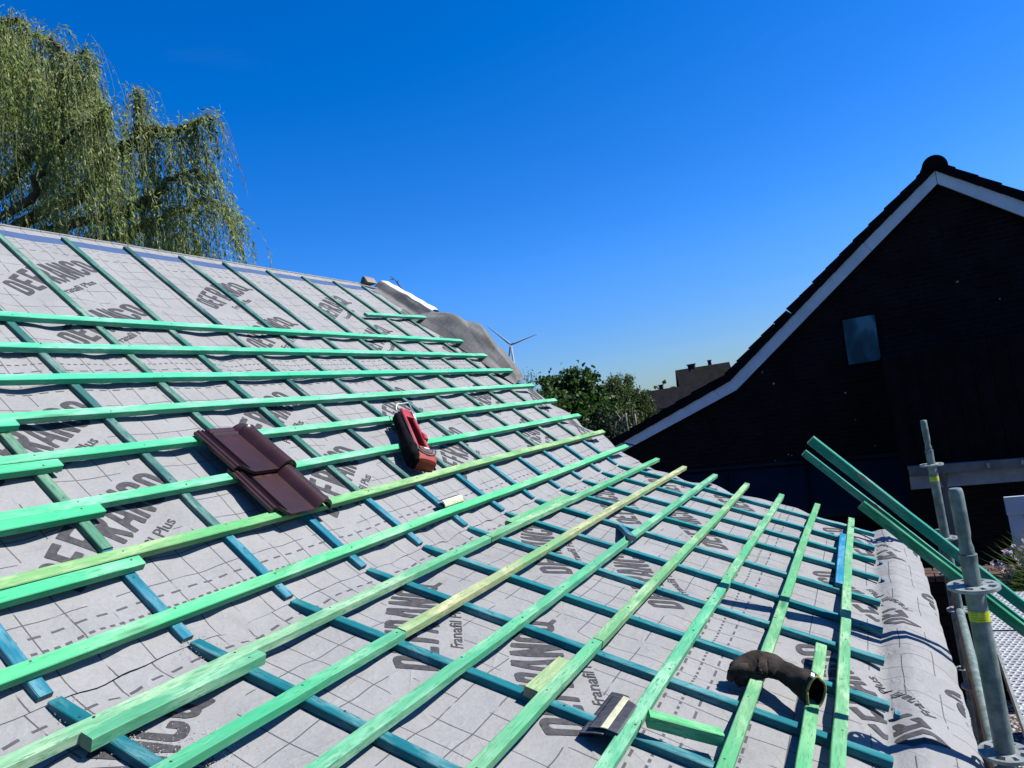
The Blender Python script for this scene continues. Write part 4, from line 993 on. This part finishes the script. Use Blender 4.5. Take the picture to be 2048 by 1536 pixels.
env = np.array([(-260, -20), (-150, -30), (0, 22), (30, 40), (60, 72), (105, 95), (150, 92), (180, 125), (205, 180), (235, 200), (260, 200), (290, 192), (320, 222), (360, 250), (410, 235), (432, 262), (450, 330), (468, 400), (485, 470), (492, 520)])
starts = []
for Q in limbs:
    for p in Q[8:]: starts += [p + g.normal(0, .08, 3) for _ in range(4)]
tries = 0; body = []
while len(body) < 1900:
    x = g.uniform(-260, 485); top = np.interp(x, env[:, 0], env[:, 1]); y = top + (g.uniform(4, 50) if g.uniform() < .3 else abs(g.normal(0, 1)) * 130 + 6)
    if y > 520: continue
    d = g.uniform(12.9, 17.0) if x < 330 else g.uniform(13.2, 15.4)
    if x > 210 and g.uniform() < (.42 if x < 390 else .80): continue
    if x > 215 and y < 300 and g.uniform() < .55: continue
    if x > 400 and y < 340: continue
    body.append(ray_pt(x, y, d))
allst = starts + body
SP, SD, CV, CF = [], [], [], []
arcs = [Q[-1 - g.integers(0, 6)] + g.normal(0, .05, 3) for Q in limbs for _ in range(3)]; nb = len(allst); allst = allst + arcs
for q, p0 in enumerate(allst):
    L = min(g.gamma(3.2, .55) + .35, p0[2] - 2.6); k = max(3, int(L / .22)); sw = g.normal(0, .10, 2); p = p0.copy(); out = g.normal(0, .12, 2); pts = [p0]
    arc = q >= nb
    if not arc and p0[1] < 9.6: L *= .62; out = out + np.array([.06, -.22])
    if arc: L = g.uniform(1.2, 2.4); k = max(6, int(L / .15)); out = np.array([.2, -.6]) * g.uniform(.1, .7)
    for i in range(k):
        f = i / k; step = L / k; dv = np.array([out[0] * (1 - f) * .9 + sw[0] * .3, out[1] * (1 - f) * .9 + sw[1] * .3, -.92 + (1.25 * (1 - f) ** 3 if arc else .75 * (1 - f) ** 6 if q < len(starts) else .1)])
        if arc: dv = dv / np.linalg.norm(dv)
        p = p + dv * step + g.normal(0, .008, 3); pts.append(p)
    pts = np.array(pts); m = int(L * g.uniform(12, 26)); bare = g.uniform() < (.75 if arc else .22)
    if bare: m = int(m * .25)
    tt = g.uniform(0.02, 1, m) * (len(pts) - 1); ii = np.minimum(tt.astype(int), len(pts) - 2); fr = (tt - ii)[:, None]
    a = pts[ii] * (1 - fr) + pts[ii + 1] * fr; dr = pts[ii + 1] - pts[ii]; dr /= np.linalg.norm(dr, axis=1, keepdims=True) + 1e-9
    SP.append(a); SD.append(dr + g.normal(0, .42, (m, 3)))
    if arc or q < len(starts) or g.uniform() < .35:
        r = .0042
        for i in range(len(pts)):
            rr_ = r * (1 - .6 * i / len(pts)); CV += [pts[i] + (rr_, 0, 0), pts[i] + (-rr_ * .5, rr_ * .87, 0), pts[i] + (-rr_ * .5, -rr_ * .87, 0)]
        b = len(CV) - 3 * len(pts)
        for i in range(len(pts) - 1):
            for c in range(3): CF.append((b + 3 * i + c, b + 3 * i + (c + 1) % 3, b + 3 * i + 3 + (c + 1) % 3, b + 3 * i + 3 + c))
# leafy tufts on the branch tips
for Q in limbs:
    for p in Q[6:]:
        m = 26; SP.append(p + g.normal(0, .10, (m, 3))); SD.append(g.normal(0, .5, (m, 3)) + (0, 0, -.5))
V, F = leaves(np.concatenate(SP), np.concatenate(SD), .12, .023, g)
mesh_np('foliage', V, F, M['willow'], ww)
mesh_np('hanging_strand', CV, CF, M['strand'], ww)
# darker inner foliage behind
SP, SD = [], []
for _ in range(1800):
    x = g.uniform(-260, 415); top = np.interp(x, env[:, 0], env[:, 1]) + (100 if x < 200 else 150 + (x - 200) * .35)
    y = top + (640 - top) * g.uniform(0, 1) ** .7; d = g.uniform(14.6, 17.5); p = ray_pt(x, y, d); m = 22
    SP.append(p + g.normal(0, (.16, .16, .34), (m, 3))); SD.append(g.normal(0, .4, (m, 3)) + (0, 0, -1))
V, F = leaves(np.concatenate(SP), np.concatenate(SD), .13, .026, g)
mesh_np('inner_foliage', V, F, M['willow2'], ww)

def tree(name, lab, base, centre, rad, n_cl, per, lsz, mat, seed, cat='tree', group=None, trunk_r=.12, cl_r=.22, lw=.6, up=.0, spikes=0, stem_mat='bark'):
    g = np.random.default_rng(seed); t = empty(name, base); tag(t, lab, cat, group)
    c = np.array(centre); rad = np.array(rad); cl = []
    while len(cl) < n_cl:
        v = g.normal(size=3); v /= np.linalg.norm(v); r = g.uniform(.25, 1) ** .45; p = c + v * r * rad * (1 + .16 * math.sin(5 * v[0] + seed) + .12 * math.sin(7 * v[2] + 2 * seed))
        cl.append(p)
    cl = np.array(cl); mb = MB(); bz = Vector(base)
    tops = cl[g.choice(len(cl), min(len(cl), 16), replace=False)]
    fork = Vector((c[0], c[1], c[2] - rad[2] * .75)); 
    if fork.z <= base[2] + .1: fork = Vector((c[0], c[1], base[2] + .4))
    mb.tube([Vector((0, 0, 0)), (fork - bz) * .5 + Vector((.02, .03, 0)), fork - bz], [trunk_r, trunk_r * .8, trunk_r * .65], 10); mb.build('trunk', M[stem_mat], t, smooth=True)
    mb = MB()
    for p in tops:
        e = Vector(p); m_ = fork.lerp(e, .5) + Vector(g.normal(0, .12, 3) * rad[0] * .4)
        mb.tube([fork - bz, m_ - bz, e - bz], [trunk_r * .5, trunk_r * .28, trunk_r * .08], 6)
    for q in range(spikes):
        e = Vector(c + rad * np.array([g.uniform(-.7, .7), g.uniform(-.8, .8), g.uniform(.95, 1.2)])); mb.tube([fork.lerp(e, .55) - bz, e - bz], [trunk_r * .2, trunk_r * .05], 5)
        cl = np.vstack([cl, np.array([e.lerp(fork, .10 * z + .02) for z in range(5)])])
    mb.build('branch', M[stem_mat], t, smooth=True)
    P = np.repeat(cl, per, 0); P = P + g.normal(0, cl_r, P.shape) * g.uniform(.3, 1.0, (len(P), 1))
    D = g.normal(size=P.shape) + (0, 0, up); V, F = leaves(P, D, lsz, lsz * lw, g, .15)
    mesh_np('crown', V, F, M[mat], t); return t
GT = 'trees beyond the far verge'
tree('broadleaf_tree', 'dark broadleaf tree with round leaf clusters, just beyond the verge', (26.3, 8.7, -3.2), (26.3, 8.8, .25), (1.5, 1.75, 1.45), 260, 60, .17, 'leafA', 1, group=GT, cl_r=.16, lw=.8, spikes=7)
tree('broadleaf_tree', 'lower dark tree left of the round leaved one, half hidden by the roof', (24.5, 9.6, -3.2), (24.5, 9.7, .15), (1.3, 1.2, 1.1), 170, 55, .15, 'leafA', 2, group=GT, cl_r=.16, lw=.8, spikes=1)
tree('broadleaf_tree', 'olive green rounded tree with a feathery top, in the middle of the group', (38.6, 10.5, -3.2), (38.6, 10.75, .15), (1.5, .95, 1.6), 280, 70, .14, 'leafB', 3, group=GT, cl_r=.17, lw=.45, spikes=9)
tree('broadleaf_tree', 'small green tree beside the lower grey roof', (39.1, 9.45, -3.2), (39.1, 9.6, -.35), (1.0, .55, 1.25), 150, 60, .14, 'leafC', 4, group=GT, cl_r=.15, lw=.5)
tree('broadleaf_tree', 'dark green bushy tree filling the gap below the round leaved one', (27.5, 7.3, -3.2), (27.5, 7.5, -.7), (1.2, 1.1, 1.2), 170, 55, .15, 'leafB', 5, group=GT, cl_r=.16, lw=.6)
tree('broadleaf_tree', 'pale thin topped tree at the very left of the far group', (33.0, 14.6, -3.2), (33.0, 14.2, 1.0), (1.2, 1.5, 1.5), 90, 30, .11, 'leafC', 6, group=GT, cl_r=.2, lw=.4, spikes=8)
tree('ivy_bush', 'dark ivy covered thicket around the bare stumps', (20.8, 5.6, -3.2), (20.9, 5.7, -1.35), (.9, 1.2, 1.35), 220, 60, .08, 'leafD', 7, cat='bush', cl_r=.14, lw=.8)
tree('ivy_bush', 'dark low thicket right of the bare stumps, against the gable roof', (21.8, 4.4, -3.2), (21.8, 4.4, -1.55), (.9, .9, 1.25), 150, 60, .08, 'leafD', 8, cat='bush', cl_r=.14, lw=.8)
SG = 'bare pruned stumps in the thicket'
for i, (px, y0, y1, ln, lab) in enumerate(((1252, 826, 872, .0, 'tall pale bare stump, thickest of the pruned group'), (1262, 814, 860, -.02, 'thin dark bare stump rising highest in the thicket'), (1270, 828, 868, .0, 'pale bare stump nearest the gable roof'), (1244, 820, 868, .10, 'slanting bare stem left of the stumps'), (1226, 845, 890, -.05, 'short dark stump low in the ivy'), (1238, 832, 880, .14, 'thin leaning stem crossing the stumps'))):
    a = ray_pt(px, y0, 20.4); b = ray_pt(px + 6, y1, 20.4); mb = MB(); r = (.034, .020, .030, .018, .026, .014)[i]
    c = Vector((b[0], b[1], -3.2)); mb.tube([Vector((0, 0, 0)), Vector(b) - c, Vector((a + b) / 2) - c + Vector((0, .02, 0)), Vector(a) - c + Vector((0, ln * 2, 0))], [r * 1.3, r * 1.1, r, r * .8], 8)
    mb.tube([Vector((a + b) / 2) - c, Vector(a) - c + Vector((0, .12 - .25 * (i % 2), .02))], [r * .5, r * .15], 6)
    o = mb.build('tree_stump', M['pale_bark'] if i not in (1, 4) else M['bark'], smooth=True); o.location = c; tag(o, lab, 'stump', SG)
# far hedge line that reads as one mass
g = np.random.default_rng(77); P = []
for _ in range(2600):
    a = g.uniform(-.15, 1.05); d = g.uniform(150, 230); P.append((d * math.cos(a), d * math.sin(a), -3 + abs(g.normal(0, 1.6))))
P = np.repeat(np.array(P), 8, 0) + g.normal(0, 1.0, (2600 * 8, 3)); V, F = leaves(P, g.normal(size=P.shape), 1.6, 1.2, g)
tag(mesh_np('far_woodland', V, F, M['leafC']), 'far belt of woodland on the horizon', 'woodland', kind='stuff')

# bare twig beyond the ridge end
mb = MB(); T = [ray_pt(818, 602, 9), ray_pt(812, 592, 9), ray_pt(803, 577, 9), ray_pt(795, 566, 9), ray_pt(788, 558, 9), ray_pt(780, 553, 9)]; c = Vector((T[0][0], T[0][1], -3.2))
mb.tube([Vector((0, 0, 0)), Vector(T[0]) - c] + [Vector(p) - c for p in T[1:]], [.03, .012, .010, .009, .007, .006, .003], 6)
mb.tube([Vector(T[3]) - c, Vector(ray_pt(797, 558, 9)) - c], [.006, .003], 5); mb.tube([Vector(T[4]) - c, Vector(ray_pt(780, 560, 9)) - c], [.005, .003], 5)
o = mb.build('sapling', M['bark'], smooth=True); o.location = c; tag(o, 'thin bare sapling tip showing above the verge by the ridge', 'sapling')

# fan palm and flowering shrub at the right
pt = empty('fan_palm', (6.1, -2.95, -3.2)); tag(pt, 'fan palm with narrow green blades at the right edge', 'palm')
mb = MB(); mb.tube([(0, 0, 0), (.02, 0, 1.0), (0, .02, 1.75)], [.09, .08, .07], 12); mb.build('trunk', M['bark'], pt, smooth=True)
g = random.Random(3)
for k, (ang, elv, ln) in enumerate(((1.75, .55, .55), (1.45, .15, .60), (1.75, -.25, .55), (1.2, .35, .5), (2.3, .2, .6), (3.1, .4, .6), (4.2, .5, .6), (5.3, .3, .6), (.4, .4, .6), (1.6, -.6, .5))):
    d = Vector((math.cos(ang) * math.cos(elv), math.sin(ang) * math.cos(elv), math.sin(elv))); o0 = Vector((0, .02, 1.75)); hub = o0 + d * ln * .55
    mb = MB(); mb.tube([o0, hub], [.012, .008], 6); sdv = d.cross(Vector((0, 0, 1))).normalized(); upv = sdv.cross(d)
    for q in range(26):
        a = -1.35 + 2.7 * q / 25; dd = (d * math.cos(a) + (sdv * .55 + upv * .85).normalized() * math.sin(a)).normalized(); L = ln * (.78 + .15 * math.cos(a)); w2 = .011
        wv = dd.cross(d if abs(a) > .2 else upv).normalized() * w2; tip = hub + dd * L - Vector((0, 0, .05 * L)); md_ = hub + dd * L * .5
        mb.add([hub, md_ + wv, tip, md_ - wv], [(0, 1, 2, 3)])
    mb.build('frond', M['palm'], pt)
sb = tree('flowering_shrub', 'leafy shrub with pale lilac blossoms below the palm', (6.35, -2.75, -3.2), (6.35, -2.78, -1.75), (.32, .42, .75), 70, 26, .07, 'leafC', 12, cat='shrub', trunk_r=.03, cl_r=.06, lw=.55)
g = np.random.default_rng(8); P = []
for y, z in ((-2.40, -1.10), (-2.47, -1.16), (-2.50, -1.22), (-2.36, -1.24), (-2.30, -1.20), (-2.33, -1.33), (-2.50, -1.08), (-2.55, -1.18), (-2.42, -1.40), (-2.6, -1.3)):
    P.append(np.array([6.22, y, z]) + g.normal(0, .022, (26, 3)))
P = np.concatenate(P); V, F = leaves(P, g.normal(size=P.shape), .034, .026, g); mesh_np('blossom', V, F, M['petal'], sb)

# ------------------------------------------------------------------ far houses, turbine
def far_house(lab, a, b, ridge_z, eave_z, depth, roofm, chims, gz=-3.2, wallm='farwall'):
    a, b = Vector((*a, 0)), Vector((*b, 0)); d = (b - a).normalized(); nrm = Vector((d.y, -d.x, 0));
    if nrm.dot(Vector(CAM) - a) < 0: nrm = -nrm
    t = empty('far_house', (a.x, a.y, gz)); tag(t, lab, 'house', 'houses beyond the trees'); o = Vector((a.x, a.y, gz))
    def P(q, off, z): v = q + nrm * off; return Vector((v.x, v.y, z)) - o
    mb = MB(); mb.add([P(a, depth, gz), P(b, depth, gz), P(b, -depth, gz), P(a, -depth, gz), P(a, depth, eave_z), P(b, depth, eave_z), P(b, -depth, eave_z), P(a, -depth, eave_z), P(a, 0, ridge_z - .1), P(b, 0, ridge_z - .1)],
                      [(0, 1, 5, 4), (2, 3, 7, 6), (1, 2, 6, 9, 5), (3, 0, 4, 8, 7)]); mb.build('wall', M[wallm], t)
    e = d * .25; mb = MB()
    for sg in (1, -1):
        A = [P(a - e, 0, ridge_z), P(b + e, 0, ridge_z), P(b + e, sg * (depth + .3), eave_z - .2), P(a - e, sg * (depth + .3), eave_z - .2)]; B = [p - Vector((0, 0, .18)) for p in A]
        mb.add(A + B, [(0, 1, 2, 3), (7, 6, 5, 4), (1, 5, 6, 2), (2, 6, 7, 3), (3, 7, 4, 0)])
    rf = mb.build('roof', M[roofm], t)
    for f, w_, h in chims:
        q = a.lerp(b, f); mb = MB(); mb.box(P(q, -.3, ridge_z + h / 2 - .2), (w_, w_, h + .3)); mb.box(P(q, -.3, ridge_z + h - .03), (w_ * 1.25, w_ * 1.25, .08)); mb.build('chimney', M['brick'] if wallm != 'farwall' else M['farroof'], rf)
    return t
far_house('tall far house with a steep plain grey tiled roof and two chimneys', (60.1, 12.1), (61.95, 8.35), 2.45, -1.9, 1.3, 'farroof', [(.30, .55, .32), (.68, .26, .42)])
far_house('lower far house with a roof toned dark as shade beside the tall grey one', (54.0, 13.25), (55.5, 10.3), 1.0, -.25, 1.2, 'farroof2', [(.33, .28, .35)])
far_house('small far house with a reddish roof between the trees', (42.4, 14.1), (42.9, 13.3), .95, .1, 1.2, 'redroof', [])
wt = empty('wind_turbine', (807.3, 387.9, -3.2)); tag(wt, 'white three bladed wind turbine far off on the horizon', 'wind turbine')
hub = ray_pt(1022, 690, 900); hz = hub[2] + 3.2
mb = MB(); mb.tube([(0, 0, 0), (0, 0, hz * .5), (0, 0, hz - 1)], [2.2, 1.7, 1.2], 16); mb.build('tower', M['turb'], wt, smooth=True)
tb = Vector((-.9, -.43, 0)); hr = Vector((.43, -.9, 0))
mb = MB(); mb.tube([Vector((0, 0, hz)) - tb * 4, Vector((0, 0, hz)) + tb * 3, Vector((0, 0, hz)) + tb * 5], [1.5, 1.5, .7], 12); mb.build('nacelle', M['turb'], wt, smooth=True)
for k in range(3):
    a = R(13 + 120 * k); d = hr * math.cos(a) + Vector((0, 0, 1)) * math.sin(a); c = Vector((0, 0, hz)) + tb * 5; sd2 = d.cross(tb)
    mb = MB(); rings = []
    for f, ch, th in ((0, .9, .9), (.12, 1.5, .7), (.3, 1.2, .45), (.6, .8, .3), (.9, .5, .2), (1, .15, .1)):
        p = c + d * 38 * f; rings.append([p + sd2 * ch * math.cos(q * math.pi / 4) + tb * th * math.sin(q * math.pi / 4) for q in range(8)])
    mb.loft(rings); mb.build('blade', M['turb'], wt, smooth=True)
